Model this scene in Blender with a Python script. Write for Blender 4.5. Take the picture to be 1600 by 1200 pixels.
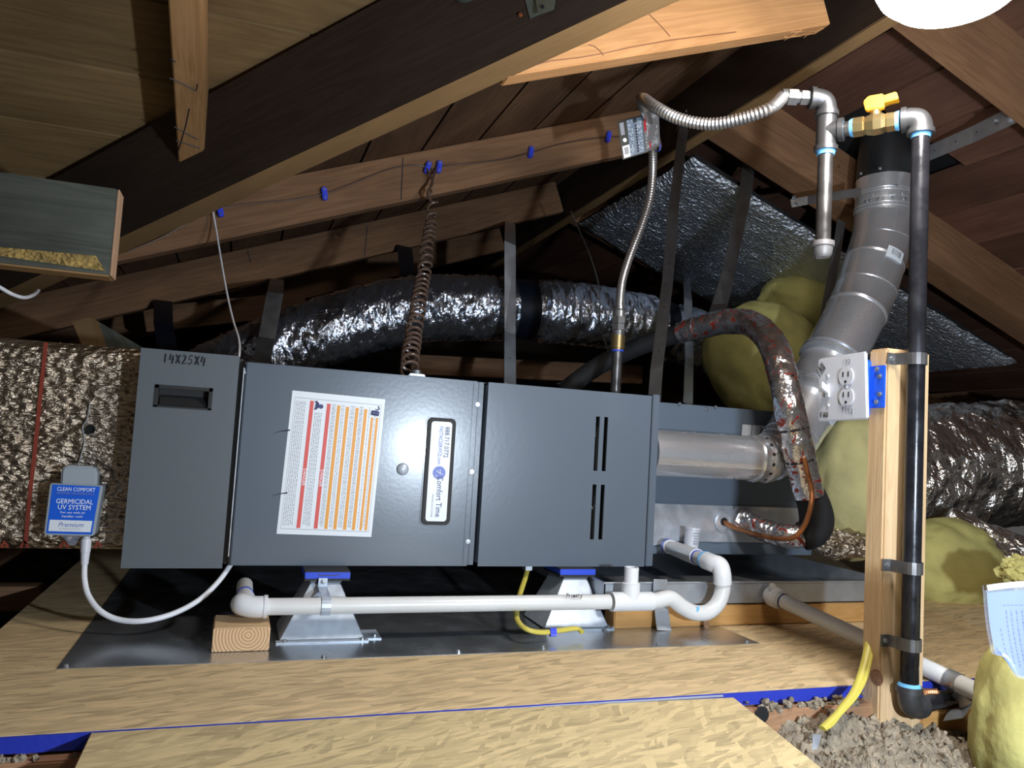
import bpy, bmesh, math, random
from mathutils import Vector, Matrix, noise
random.seed(7)
for o in list(bpy.data.objects): bpy.data.objects.remove(o)
S = bpy.context.scene
COL = S.collection
V3 = Vector

# ------------------------------------------------------------------ camera
YAW, PITCH, ROLL, FPX, CAMZ = .3346, .0722, .0586, 1213.7, .3521
FW = V3((math.sin(YAW)*math.cos(PITCH), math.cos(YAW)*math.cos(PITCH), math.sin(PITCH)))
_r = V3((math.cos(YAW), -math.sin(YAW), 0)); _u = _r.cross(FW)
RT = _r*math.cos(ROLL)+_u*math.sin(ROLL); UP = -_r*math.sin(ROLL)+_u*math.cos(ROLL)
CAM = V3((0, 0, CAMZ))
cd = bpy.data.cameras.new('camera'); cam = bpy.data.objects.new('camera', cd); COL.objects.link(cam)
cd.sensor_width = 36; cd.lens = FPX/1600*36; cd.clip_start = .01
cam.matrix_world = Matrix(((RT.x, UP.x, -FW.x, CAM.x), (RT.y, UP.y, -FW.y, CAM.y), (RT.z, UP.z, -FW.z, CAM.z), (0, 0, 0, 1)))
S.camera = cam

# ------------------------------------------------------------------ world, lights, exposure
w = bpy.data.worlds.new('attic_air'); S.world = w; w.use_nodes = True
w.node_tree.nodes['Background'].inputs[0].default_value = (.75, .72, .70, 1)
w.node_tree.nodes['Background'].inputs[1].default_value = .095
S.view_settings.view_transform = 'Standard'; S.view_settings.look = 'None'
S.view_settings.exposure = .15; S.view_settings.gamma = 1; S.view_settings.use_curve_mapping = False
# the technician's work light, standing to the right of the camera
ld = bpy.data.lights.new('work_light', 'POINT'); ld.energy = 58; ld.color = (.74, .86, 1); ld.shadow_soft_size = .022
lo = bpy.data.objects.new('work_light', ld); COL.objects.link(lo); lo.location = (.66, .02, .31)
LAMP_STRENGTH = 88

# ------------------------------------------------------------------ helpers: pixel of the photo + a known depth -> place
def ray(x, y): return FW+RT*((x-800)/FPX)-UP*((y-600)/FPX)
def at(x, y, Y): d = ray(x, y); return CAM+d*(Y/d.y)
def atX(x, y, X): d = ray(x, y); return CAM+d*(X/d.x)
def atZ(x, y, Z): d = ray(x, y); return CAM+d*((Z-CAMZ)/d.z)
def atP(x, y, n, c): n = V3(n); d = ray(x, y); return CAM+d*((c-n.dot(CAM))/n.dot(d))

# ------------------------------------------------------------------ materials
def nodes(name):
    m = bpy.data.materials.new(name); m.use_nodes = True
    nt = m.node_tree; return m, nt, nt.nodes['Principled BSDF'], nt.nodes, nt.links
def rgb(c): return (c[0], c[1], c[2], 1)
def mat(name, c, rough=.5, metal=0, bump=0, bscale=100, bdist=.001, alpha=1, trans=0, vary=0, vscale=8, emit=None, bdetail=3):
    m, nt, b, N, L = nodes(name)
    b.inputs['Base Color'].default_value = rgb(c); b.inputs['Roughness'].default_value = rough; b.inputs['Metallic'].default_value = metal
    if alpha < 1: b.inputs['Alpha'].default_value = alpha
    if trans: b.inputs['Transmission Weight'].default_value = trans
    if emit: b.inputs['Emission Color'].default_value = rgb(emit[0]); b.inputs['Emission Strength'].default_value = emit[1]
    tc = N.new('ShaderNodeTexCoord')
    if bump:
        n = N.new('ShaderNodeTexNoise'); n.inputs['Scale'].default_value = bscale; n.inputs['Detail'].default_value = bdetail
        L.new(tc.outputs['Object'], n.inputs['Vector'])
        bp = N.new('ShaderNodeBump'); bp.inputs['Strength'].default_value = bump; bp.inputs['Distance'].default_value = bdist
        L.new(n.outputs['Fac'], bp.inputs['Height']); L.new(bp.outputs[0], b.inputs['Normal'])
    if vary:
        n = N.new('ShaderNodeTexNoise'); n.inputs['Scale'].default_value = vscale; n.inputs['Detail'].default_value = 6
        L.new(tc.outputs['Object'], n.inputs['Vector'])
        r = N.new('ShaderNodeMapRange'); r.inputs[1].default_value = .3; r.inputs[2].default_value = .7
        r.inputs[3].default_value = 1-vary; r.inputs[4].default_value = 1+vary
        L.new(n.outputs['Fac'], r.inputs[0])
        mx = N.new('ShaderNodeVectorMath'); mx.operation = 'SCALE'; mx.inputs[0].default_value = c
        L.new(r.outputs[0], mx.inputs['Scale']); L.new(mx.outputs[0], b.inputs['Base Color'])
        rr = N.new('ShaderNodeMapRange'); rr.inputs[1].default_value = .3; rr.inputs[2].default_value = .7
        rr.inputs[3].default_value = max(.05, rough-.12*vary*4); rr.inputs[4].default_value = min(1, rough+.12*vary*4)
        L.new(n.outputs['Fac'], rr.inputs[0]); L.new(rr.outputs[0], b.inputs['Roughness'])
    return m
def wood(name, dark, light, rough=.75, coarse=1.0, rings=False, stain=.25):
    """grain runs along the object's local X"""
    m, nt, b, N, L = nodes(name)
    tc = N.new('ShaderNodeTexCoord'); oi = N.new('ShaderNodeObjectInfo')
    off = N.new('ShaderNodeVectorMath'); off.operation = 'SCALE'; off.inputs[0].default_value = (13, 7, 5); L.new(oi.outputs['Random'], off.inputs['Scale'])
    ad = N.new('ShaderNodeVectorMath'); ad.operation = 'ADD'; L.new(tc.outputs['Object'], ad.inputs[0]); L.new(off.outputs[0], ad.inputs[1])
    def nz(sc, detail, dist=0):
        mp = N.new('ShaderNodeMapping'); mp.inputs['Scale'].default_value = sc; L.new(ad.outputs[0], mp.inputs[0])
        n = N.new('ShaderNodeTexNoise'); n.inputs['Scale'].default_value = 1; n.inputs['Detail'].default_value = detail; n.inputs['Distortion'].default_value = dist
        L.new(mp.outputs[0], n.inputs['Vector']); return n
    g1 = nz((2.2*coarse, 26*coarse, 26*coarse), 5, 1.2); g2 = nz((6, 210, 210), 3); g3 = nz((3, 5, 5), 4, .5)
    wv = N.new('ShaderNodeMath'); wv.operation = 'SINE'
    ml = N.new('ShaderNodeMath'); ml.operation = 'MULTIPLY'; ml.inputs[1].default_value = 34; L.new(g1.outputs['Fac'], ml.inputs[0]); L.new(ml.outputs[0], wv.inputs[0])
    cr = N.new('ShaderNodeMapRange'); cr.inputs[1].default_value = -1; L.new(wv.outputs[0], cr.inputs[0])
    a = N.new('ShaderNodeMath'); a.operation = 'MULTIPLY_ADD'; a.inputs[1].default_value = .30; L.new(cr.outputs[0], a.inputs[0])
    b2 = N.new('ShaderNodeMath'); b2.operation = 'MULTIPLY'; b2.inputs[1].default_value = .70; L.new(g2.outputs['Fac'], b2.inputs[0]); L.new(b2.outputs[0], a.inputs[2])
    ramp = N.new('ShaderNodeMix'); ramp.data_type = 'RGBA'; ramp.inputs[6].default_value = rgb(dark); ramp.inputs[7].default_value = rgb(light)
    L.new(a.outputs[0], ramp.inputs[0])
    st = N.new('ShaderNodeMapRange'); st.inputs[1].default_value = .3; st.inputs[2].default_value = .7; st.inputs[3].default_value = 1-stain; st.inputs[4].default_value = 1+stain*.6
    L.new(g3.outputs['Fac'], st.inputs[0])
    rv = N.new('ShaderNodeMapRange'); rv.inputs[3].default_value = .8; rv.inputs[4].default_value = 1.2; L.new(oi.outputs['Random'], rv.inputs[0])
    mm = N.new('ShaderNodeMath'); mm.operation = 'MULTIPLY'; L.new(st.outputs[0], mm.inputs[0]); L.new(rv.outputs[0], mm.inputs[1])
    sc = N.new('ShaderNodeVectorMath'); sc.operation = 'SCALE'; L.new(ramp.outputs[2], sc.inputs[0]); L.new(mm.outputs[0], sc.inputs['Scale'])
    L.new(sc.outputs[0], b.inputs['Base Color']); b.inputs['Roughness'].default_value = rough; b.inputs['Specular IOR Level'].default_value = .25
    bp = N.new('ShaderNodeBump'); bp.inputs['Strength'].default_value = .35; bp.inputs['Distance'].default_value = .0012
    L.new(a.outputs[0], bp.inputs['Height']); L.new(bp.outputs[0], b.inputs['Normal'])
    return m
def endgrain(name, dark, light, centre, freq=260):
    m, nt, b, N, L = nodes(name)
    tc = N.new('ShaderNodeTexCoord'); mp = N.new('ShaderNodeMapping'); mp.inputs['Location'].default_value = centre; mp.inputs['Scale'].default_value = (1, .15, 1)
    L.new(tc.outputs['Object'], mp.inputs[0])
    wv = N.new('ShaderNodeTexWave'); wv.wave_type = 'RINGS'; wv.rings_direction = 'SPHERICAL'; wv.inputs['Scale'].default_value = freq/4; wv.inputs['Distortion'].default_value = 1.2
    L.new(mp.outputs[0], wv.inputs['Vector'])
    mx = N.new('ShaderNodeMix'); mx.data_type = 'RGBA'; mx.inputs[6].default_value = rgb(dark); mx.inputs[7].default_value = rgb(light)
    L.new(wv.outputs['Fac'], mx.inputs[0]); L.new(mx.outputs[2], b.inputs['Base Color']); b.inputs['Roughness'].default_value = .7
    return m
def osb(name, tint, turn, mixturn):
    m, nt, b, N, L = nodes(name)
    tc = N.new('ShaderNodeTexCoord')
    dn = N.new('ShaderNodeTexNoise'); dn.inputs['Scale'].default_value = 9; dn.inputs['Detail'].default_value = 2; L.new(tc.outputs['Object'], dn.inputs['Vector'])
    ds = N.new('ShaderNodeVectorMath'); ds.operation = 'SCALE'; ds.inputs['Scale'].default_value = .035; L.new(dn.outputs['Color'], ds.inputs[0])
    ad = N.new('ShaderNodeVectorMath'); ad.operation = 'ADD'; L.new(tc.outputs['Object'], ad.inputs[0]); L.new(ds.outputs[0], ad.inputs[1])
    outs = []
    for k, (ang, sx, sy) in enumerate(((turn, 15, 85), (mixturn, 19, 105), (turn+.25, 22, 150))):
        mp = N.new('ShaderNodeMapping'); mp.vector_type = 'TEXTURE'; mp.inputs['Rotation'].default_value = (0, 0, ang)
        mp.inputs['Scale'].default_value = (1/sx, 1/sy, .2); mp.inputs['Location'].default_value = (k*.37, k*.53, 0)
        L.new(ad.outputs[0], mp.inputs[0])
        vo = N.new('ShaderNodeTexVoronoi'); vo.inputs['Scale'].default_value = 1; L.new(mp.outputs[0], vo.inputs['Vector'])
        sp = N.new('ShaderNodeSeparateColor'); L.new(vo.outputs['Color'], sp.inputs[0]); outs.append((sp, vo))
    gt = N.new('ShaderNodeMath'); gt.operation = 'GREATER_THAN'; gt.inputs[1].default_value = .55; L.new(outs[1][0].outputs[1], gt.inputs[0])
    mx = N.new('ShaderNodeMix'); L.new(gt.outputs[0], mx.inputs[0]); L.new(outs[0][0].outputs[0], mx.inputs[2]); L.new(outs[1][0].outputs[0], mx.inputs[3])
    gt2 = N.new('ShaderNodeMath'); gt2.operation = 'GREATER_THAN'; gt2.inputs[1].default_value = .6; L.new(outs[2][0].outputs[1], gt2.inputs[0])
    mx2 = N.new('ShaderNodeMix'); L.new(gt2.outputs[0], mx2.inputs[0]); L.new(mx.outputs[0], mx2.inputs[2]); L.new(outs[2][0].outputs[0], mx2.inputs[3])
    fi = N.new('ShaderNodeTexNoise'); fi.inputs['Scale'].default_value = 1; fi.inputs['Detail'].default_value = 4
    mpf = N.new('ShaderNodeMapping'); mpf.inputs['Rotation'].default_value = (0, 0, -turn); mpf.inputs['Scale'].default_value = (30, 330, 30); L.new(tc.outputs['Object'], mpf.inputs[0]); L.new(mpf.outputs[0], fi.inputs['Vector'])
    av = N.new('ShaderNodeMath'); av.operation = 'MULTIPLY_ADD'; av.inputs[1].default_value = .5; L.new(fi.outputs['Fac'], av.inputs[0])
    hf = N.new('ShaderNodeMath'); hf.operation = 'MULTIPLY'; hf.inputs[1].default_value = .5; L.new(mx2.outputs[0], hf.inputs[0]); L.new(hf.outputs[0], av.inputs[2])
    cr = N.new('ShaderNodeValToRGB'); e = cr.color_ramp.elements
    e[0].position = .12; e[0].color = rgb([c*.52 for c in tint]); e[1].position = .95; e[1].color = rgb([min(1, c*1.25) for c in tint])
    q = e.new(.38); q.color = rgb([c*.82 for c in tint]); q2 = e.new(.6); q2.color = rgb(tint)
    L.new(av.outputs[0], cr.inputs[0]); L.new(cr.outputs[0], b.inputs['Base Color'])
    b.inputs['Roughness'].default_value = .7; b.inputs['Specular IOR Level'].default_value = .25
    bp = N.new('ShaderNodeBump'); bp.inputs['Strength'].default_value = .5; bp.inputs['Distance'].default_value = .0015
    L.new(av.outputs[0], bp.inputs['Height']); L.new(bp.outputs[0], b.inputs['Normal'])
    return m
def foil(name, c, rough=.22, s1=45, s2=160, stretch=(1, 1, 1), dist=.006, streak=None, strength=1.0, metal=.95):
    m, nt, b, N, L = nodes(name)
    b.inputs['Metallic'].default_value = metal; b.inputs['Roughness'].default_value = rough
    tc = N.new('ShaderNodeTexCoord'); mp = N.new('ShaderNodeMapping'); mp.inputs['Scale'].default_value = stretch; L.new(tc.outputs['Object'], mp.inputs[0])
    vo = N.new('ShaderNodeTexVoronoi'); vo.feature = 'SMOOTH_F1'; vo.inputs['Scale'].default_value = s1; L.new(mp.outputs[0], vo.inputs['Vector'])
    n2 = N.new('ShaderNodeTexNoise'); n2.inputs['Scale'].default_value = s2; n2.inputs['Detail'].default_value = 3; L.new(mp.outputs[0], n2.inputs['Vector'])
    ad = N.new('ShaderNodeMath'); ad.operation = 'MULTIPLY_ADD'; ad.inputs[1].default_value = .35; L.new(n2.outputs['Fac'], ad.inputs[0]); L.new(vo.outputs['Distance'], ad.inputs[2])
    bp = N.new('ShaderNodeBump'); bp.inputs['Strength'].default_value = strength; bp.inputs['Distance'].default_value = dist
    L.new(ad.outputs[0], bp.inputs['Height']); L.new(bp.outputs[0], b.inputs['Normal'])
    if streak:
        n3 = N.new('ShaderNodeTexNoise'); n3.inputs['Scale'].default_value = streak[1]; n3.inputs['Detail'].default_value = 4; n3.inputs['Distortion'].default_value = 1.5
        L.new(tc.outputs['Object'], n3.inputs['Vector'])
        cr = N.new('ShaderNodeValToRGB'); e = cr.color_ramp.elements; e[0].position = streak[2]; e[0].color = rgb(c); e[1].position = streak[2]+.03; e[1].color = rgb(streak[0])
        L.new(n3.outputs['Fac'], cr.inputs[0]); L.new(cr.outputs[0], b.inputs['Base Color'])
        mr = N.new('ShaderNodeMapRange'); mr.inputs[1].default_value = streak[2]; mr.inputs[2].default_value = streak[2]+.03; mr.inputs[3].default_value = .95; mr.inputs[4].default_value = .2
        L.new(n3.outputs['Fac'], mr.inputs[0]); L.new(mr.outputs[0], b.inputs['Metallic'])
    else: b.inputs['Base Color'].default_value = rgb(c)
    return m
M = {}
M['paint'] = mat('grey_furnace_paint', (.098, .122, .155), .28, 0, .13, 140, .0005, bdetail=0)
M['paint'].node_tree.nodes['Principled BSDF'].inputs['Coat Weight'].default_value = .30; M['paint'].node_tree.nodes['Principled BSDF'].inputs['Coat Roughness'].default_value = .12
M['paint_smooth'] = mat('grey_cabinet_paint', (.100, .115, .130), .40, 0, .05, 300, .001)
M['coil_paint'] = mat('coil_cabinet_paint', (.13, .165, .21), .3, .1, .06, 40, .002)
M['inside'] = mat('cabinet_inside_shade', (.02, .022, .025), .6)
M['galv'] = mat('galvanised_steel', (.50, .53, .57), .36, .75, .08, 60, .001, vary=.12, vscale=25)
M['galv_bright'] = mat('bright_galvanised_steel', (.50, .56, .64), .40, .38, .15, 180, .0006, vary=.1, vscale=60)
M['galv_dull'] = mat('dull_strap_steel', (.15, .145, .145), .40, .7, .05, 60, .001, vary=.15, vscale=30)
M['plate'] = mat('galvanised_floor_sheet', (.55, .58, .61), .25, .9, .06, 9, .002, vary=.12, vscale=14)
M['flue'] = mat('vent_pipe_metal', (.80, .82, .86), .27, .78, .04, 20, .001, vary=.04, vscale=8)
M['dark_steel'] = mat('dark_collar_steel', (.07, .075, .08), .38, .8, .05, 60, .001, vary=.2)
M['screw'] = mat('zinc_screw', (.38, .40, .42), .32, .85)
M['zinc_fit'] = mat('zinc_fitting', (.34, .35, .36), .3, .85)
M['pvc'] = mat('white_pvc', (.63, .63, .62), .34, vary=.04, vscale=20)
M['pvc_fit'] = mat('white_pvc_fitting', (.68, .69, .71), .32)
M['primer'] = mat('blue_primer', (.02, .06, .48), .4)
M['lightblue'] = mat('light_blue_thread_sealant', (.16, .48, .85), .5, bump=.4, bscale=200)
M['blackpipe'] = mat('black_gas_pipe', (.018, .018, .022), .26, .35, .12, 90, .001, vary=.3, vscale=30)
M['greypipe'] = mat('grey_steel_pipe', (.17, .165, .165), .33, .85, .05, 90, .001, vary=.2, vscale=30)
M['cast'] = mat('grey_malleable_fitting', (.095, .095, .10), .42, .7, .25, 160, .001)
M['cap'] = mat('pale_cast_cap', (.22, .21, .21), .5, .4, .2, 160, .001)
M['brass'] = mat('brass', (.55, .42, .20), .3, .95, .1, 120, .001)
M['yellow_handle'] = mat('yellow_valve_handle', (.70, .33, .008), .45)
M['steel_flex'] = mat('corrugated_stainless', (.46, .45, .45), .32, .85)
M['white_plastic'] = mat('white_plastic', (.60, .61, .66), .38)
M['grey_plastic'] = mat('grey_plastic', (.30, .34, .38), .45)
M['white_cable'] = mat('white_cable', (.75, .76, .8), .4)
M['blue_plastic'] = mat('blue_plastic', (.012, .10, .72), .4)
M['blue_pad'] = mat('blue_rubber', (.015, .06, .58), .5)
M['blue_staple'] = mat('blue_staple_plastic', (.04, .07, .75), .3)
M['black_rubber'] = mat('black_rubber', (.012, .012, .013), .65)
M['black_foam'] = mat('black_foam', (.010, .010, .011), .8, 0, .2, 60, .003)
M['dark_tape'] = mat('dark_blue_black_tape', (.008, .011, .022), .35, .3, .3, 30, .003)
M['copper'] = mat('copper_tube', (.55, .22, .09), .35, .85, .1, 40, .001, vary=.3, vscale=30)
M['brown_wire'] = mat('brown_wire_jacket', (.105, .065, .048), .25)
M['yellow_cable'] = mat('yellow_cable', (.52, .44, .075), .45)
M['label_white'] = mat('label_white', (.70, .75, .80), .4)
M['label_blue'] = mat('label_blue', (.005, .10, .62), .4)
M['red'] = mat('label_red', (.62, .07, .055), .45)
M['orange'] = mat('label_orange', (.72, .30, .02), .45)
M['ink'] = mat('black_ink', (.012, .012, .02), .6)
M['ink_grey'] = mat('grey_ink', (.28, .29, .33), .6)
M['ink_navy'] = mat('navy_ink', (.03, .04, .14), .5)
M['logo_blue'] = mat('logo_blue', (.05, .09, .42), .4)
M['print_white'] = mat('white_print', (.85, .88, .92), .5)
M['print_red'] = mat('red_print', (.5, .03, .04), .5)
M['tag_dark'] = mat('tag_charcoal', (.025, .026, .02), .4)
M['tag_grey'] = mat('tag_grey', (.16, .16, .17), .35, 0, .5, 420, .0005)
M['tag_blue'] = mat('tag_slate', (.14, .19, .26), .35, 0, .5, 420, .0005)
M['mastic'] = mat('silver_foil_tape', (.60, .63, .68), .34, .6, .6, 22, .006, vary=.08, vscale=20)
M['rafter'] = wood('brown_rafter_wood', (.135, .068, .034), (.255, .138, .072))
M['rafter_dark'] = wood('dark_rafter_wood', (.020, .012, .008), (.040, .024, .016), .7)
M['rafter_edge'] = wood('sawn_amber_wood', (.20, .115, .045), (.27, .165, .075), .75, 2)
M['beam_orange'] = wood('orange_fir', (.42, .20, .075), (.66, .36, .16), .7, .8)
M['jack'] = wood('light_fir', (.30, .15, .055), (.48, .27, .12), .7, 1.2)
M['board'] = wood('roof_board_brown', (.085, .044, .022), (.17, .092, .050), .75, .7, stain=.4)
M['board_red'] = wood('roof_board_redbrown', (.095, .042, .026), (.165, .080, .052), .75, .7, stain=.35)
M['board_tan'] = wood('roof_board_tan', (.17, .105, .045), (.30, .19, .085), .75, .7, stain=.3)
M['pine'] = wood('new_pine', (.50, .32, .165), (.70, .50, .29), .6, 1.6, stain=.12)
M['pine_side'] = wood('new_pine_side', (.42, .25, .14), (.60, .39, .24), .65, 2.2, stain=.15)
M['joist'] = wood('joist_wood', (.21, .11, .055), (.36, .20, .11), .75)
M['plank'] = wood('honey_pine', (.42, .21, .06), (.62, .35, .13), .6, 1.4, stain=.15)
M['weathered'] = wood('weathered_grey_wood', (.055, .062, .052), (.115, .12, .10), .85, .8, stain=.5)
M['weathered_end'] = mat('rough_cut_end', (.42, .26, .16), .85, 0, .8, 120, .003)
M['resin_line'] = mat('resin_streak', (.22, .075, .025), .6)
M['resin'] = mat('yellow_foam_residue', (.30, .20, .06), .7, 0, 1, 140, .004, vary=.5, vscale=60)
M['endgrain'] = endgrain('pine_end_grain', (.42, .24, .11), (.70, .47, .27), (-.010, 0, -.024))
M['osb_back'] = osb('strand_board', (.64, .475, .265), 0.03, .3)
M['osb_front'] = osb('strand_board_front', (.60, .465, .25), .2, 1.05)
M['edge_blue'] = mat('blue_edge_paint', (.012, .028, .36), .6, 0, .3, 90, .002)
M['felt'] = mat('roofing_felt', (.006, .006, .007), .9)
M['ground'] = mat('dark_attic_dust', (.05, .045, .038), .95, 0, .8, 20, .02, vary=.4)
M['cellulose'] = mat('grey_cellulose', (.235, .19, .135), .95, 0, 1, 150, .006, vary=.4, vscale=70)
M['yellow_ins'] = mat('yellow_fibreglass', (.49, .44, .15), .95, 0, .5, 45, .005, vary=.14, vscale=14)
M['yellow_ins2'] = mat('pale_yellow_fibreglass', (.46, .41, .19), .95, 0, .5, 38, .006, vary=.2, vscale=10)
M['foil_plenum'] = foil('bubble_foil', (.50, .42, .33), .28, 70, 210, (1, 1, 1.9), .010)
M['foil_panel'] = foil('reflective_panel_foil', (.68, .74, .84), .33, 60, 190, (1.2, 2.0, 1.2), .011, metal=.9)
M['foil_duct'] = foil('duct_foil', (.62, .67, .78), .15, 22, 70, (1.8, 1, 1), .014)
M['foil_right'] = foil('duct_foil_right', (.88, .83, .78), .20, 13, 46, (1.5, 1, 1), .035, metal=.95)
M['foil_lines'] = foil('taped_line_foil', (.80, .80, .83), .24, 34, 120, (1, 1, 1), .008, ((.30, .045, .03), 34, .565))
M['red_tape'] = mat('red_print_tape', (.28, .05, .03), .4, .3)
M['clear'] = mat('clear_plastic_sleeve', (.40, .45, .58), .15, 0, .2, 30, .004, alpha=.22)
M['paper'] = mat('bluish_paper', (.15, .21, .42), .6)
M['lamp_glow'] = mat('lamp_diffuser', (.9, .9, .9), .4, emit=((1, .955, .90), LAMP_STRENGTH))
M['porcelain'] = mat('white_lamp_base', (.7, .7, .7), .4)
M['greenish'] = mat('greenish_zinc', (.22, .27, .24), .42, .8, .15, 80, .001, vary=.2)

# ------------------------------------------------------------------ object helpers
WM = {}
def setp(o, label=None, cat=None, group=None, kind=None):
    if label: o['label'] = label
    if cat: o['category'] = cat
    if group: o['group'] = group
    if kind: o['kind'] = kind
    return o
def link(o, mw, parent=None):
    COL.objects.link(o)
    if parent is not None:
        o.parent = parent; o.matrix_parent_inverse = WM[parent.name].inverted()
    o.matrix_basis = mw; WM[o.name] = mw.copy(); return o
def thing(name, label, cat, loc, group=None):
    o = bpy.data.objects.new(name, None); o.empty_display_size = .03
    link(o, Matrix.Translation(V3(loc))); return setp(o, label, cat, group)
def mk(name, vf, m, parent=None, MX=None, smooth=False, bevel=0, **kw):
    v, f = vf[0], vf[1]
    if MX is None:
        lo_ = V3([min(p[i] for p in v) for i in range(3)]); hi_ = V3([max(p[i] for p in v) for i in range(3)])
        c = V3(((lo_.x+hi_.x)/2, (lo_.y+hi_.y)/2, lo_.z)); MX = Matrix.Translation(c); v = [V3(p)-c for p in v]
    me = bpy.data.meshes.new(name); me.from_pydata([tuple(p) for p in v], [], f)
    bm = bmesh.new(); bm.from_mesh(me)
    bmesh.ops.recalc_face_normals(bm, faces=bm.faces)
    if bevel: bmesh.ops.bevel(bm, geom=[e for e in bm.edges if len(e.link_faces) == 2 and e.calc_face_angle(0) > .5], offset=bevel, segments=2, affect='EDGES', clamp_overlap=True)
    bm.to_mesh(me); bm.free()
    if smooth:
        me.polygons.foreach_set('use_smooth', [True]*len(me.polygons))
        try: me.set_sharp_from_angle(angle=math.radians(40))
        except Exception: pass
    ms = m if isinstance(m, (list, tuple)) else [m]
    for q in ms: me.materials.append(M[q])
    if len(vf) > 2 and not bevel: me.polygons.foreach_set('material_index', vf[2])
    o = bpy.data.objects.new(name, me); link(o, MX, parent); return setp(o, **kw)
def mks(name, vfs, *a, **k): return [mk(name, v, *a, **k) for v in vfs]
def join(*parts):
    V, F = [], []
    for p in parts:
        n = len(V); V += list(p[0]); F += [tuple(i+n for i in f) for f in p[1]]
    return V, F
def box(a, b):
    x0, x1 = sorted((a[0], b[0])); y0, y1 = sorted((a[1], b[1])); z0, z1 = sorted((a[2], b[2]))
    v = [V3(p) for p in ((x0, y0, z0), (x1, y0, z0), (x1, y1, z0), (x0, y1, z0), (x0, y0, z1), (x1, y0, z1), (x1, y1, z1), (x0, y1, z1))]
    return v, [(0, 3, 2, 1), (4, 5, 6, 7), (0, 1, 5, 4), (1, 2, 6, 5), (2, 3, 7, 6), (3, 0, 4, 7)]
def prism(poly, d):
    """closed solid: polygon (world points) pushed along d"""
    n = len(poly); d = V3(d); v = [V3(p) for p in poly]+[V3(p)+d for p in poly]
    f = [tuple(range(n)), tuple(range(2*n-1, n-1, -1))]+[(i, (i+1) % n, n+(i+1) % n, n+i) for i in range(n)]
    return v, f
def frames(path):
    P = [V3(p) for p in path]; T = []
    for i in range(len(P)):
        t = P[min(i+1, len(P)-1)]-P[max(i-1, 0)]; T.append(t.normalized() if t.length > 1e-9 else V3((0, 0, 1)))
    a = V3((0, 0, 1)) if abs(T[0].z) < .9 else V3((1, 0, 0)); n = (a-T[0]*a.dot(T[0])).normalized(); out = []
    for i in range(len(P)):
        n = (n-T[i]*n.dot(T[i])).normalized(); out.append((P[i], n, T[i].cross(n)))
    return out
def tube(path, r, seg=16, cap=True, disp=None, flat=1.0):
    fr = frames(path); V, F = [], []
    for i, (p, n, b) in enumerate(fr):
        rr = r[i] if isinstance(r, (list, tuple)) else r
        for k in range(seg):
            a = 2*math.pi*k/seg; q = rr if disp is None else rr+disp(i, a, p)
            V.append(p+n*(math.cos(a)*q*flat)+b*(math.sin(a)*q))
    for i in range(len(fr)-1):
        for k in range(seg):
            F.append((i*seg+k, i*seg+(k+1) % seg, (i+1)*seg+(k+1) % seg, (i+1)*seg+k))
    if cap: F.append(tuple(range(seg-1, -1, -1))); F.append(tuple((len(fr)-1)*seg+k for k in range(seg)))
    return V, F
def cyl(a, b, r, r2=None, seg=20): return tube([a, b], [r, r if r2 is None else r2], seg)
def lathe(a, d, prof, seg=24):
    """profile [(t, r)] along direction d from a"""
    a = V3(a); d = V3(d).normalized(); return tube_fixed([a+d*t for t, r in prof], d, [max(r, 1e-4) for t, r in prof], seg)
def tube_fixed(pts, d, rs, seg):
    u = V3((0, 0, 1)) if abs(d.z) < .9 else V3((1, 0, 0)); n = (u-d*u.dot(d)).normalized(); b = d.cross(n); V, F = [], []
    for p, r in zip(pts, rs):
        for k in range(seg):
            a = 2*math.pi*k/seg; V.append(p+n*math.cos(a)*r+b*math.sin(a)*r)
    for i in range(len(pts)-1):
        for k in range(seg): F.append((i*seg+k, i*seg+(k+1) % seg, (i+1)*seg+(k+1) % seg, (i+1)*seg+k))
    F.append(tuple(range(seg-1, -1, -1))); F.append(tuple((len(pts)-1)*seg+k for k in range(seg))); return V, F
def smooth(pts, n=8):
    P = [V3(p) for p in pts]; Q = []
    for i in range(len(P)-1):
        p0, p1, p2, p3 = P[max(i-1, 0)], P[i], P[i+1], P[min(i+2, len(P)-1)]
        for k in range(n):
            t = k/n; Q.append(.5*((2*p1)+(p2-p0)*t+(2*p0-5*p1+4*p2-p3)*t*t+(3*p1-p0-3*p2+p3)*t**3))
    Q.append(P[-1]); return Q
def resample(pts, n):
    P = [V3(p) for p in pts]; L = [0]
    for a, b in zip(P, P[1:]): L.append(L[-1]+(b-a).length)
    out = []; j = 0
    for k in range(n):
        s = L[-1]*k/(n-1)
        while j < len(P)-2 and L[j+1] < s: j += 1
        t = (s-L[j])/max(1e-9, L[j+1]-L[j]); out.append(P[j].lerp(P[j+1], t))
    return out
def ribbon(path, width_dir, w, th):
    """flat strip of width w along a path, with thickness"""
    P = [V3(p) for p in path]; V, F = [], []
    for i, p in enumerate(P):
        t = (P[min(i+1, len(P)-1)]-P[max(i-1, 0)]).normalized(); wd = V3(width_dir); wd = (wd-t*wd.dot(t)).normalized(); nn = t.cross(wd)
        for sx, sy in ((-1, -1), (1, -1), (1, 1), (-1, 1)): V.append(p+wd*(sx*w/2)+nn*(sy*th/2))
    for i in range(len(P)-1):
        for k in range(4): F.append((i*4+k, i*4+(k+1) % 4, (i+1)*4+(k+1) % 4, (i+1)*4+k))
    F.append((3, 2, 1, 0)); n = (len(P)-1)*4; F.append((n, n+1, n+2, n+3)); return V, F
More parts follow.
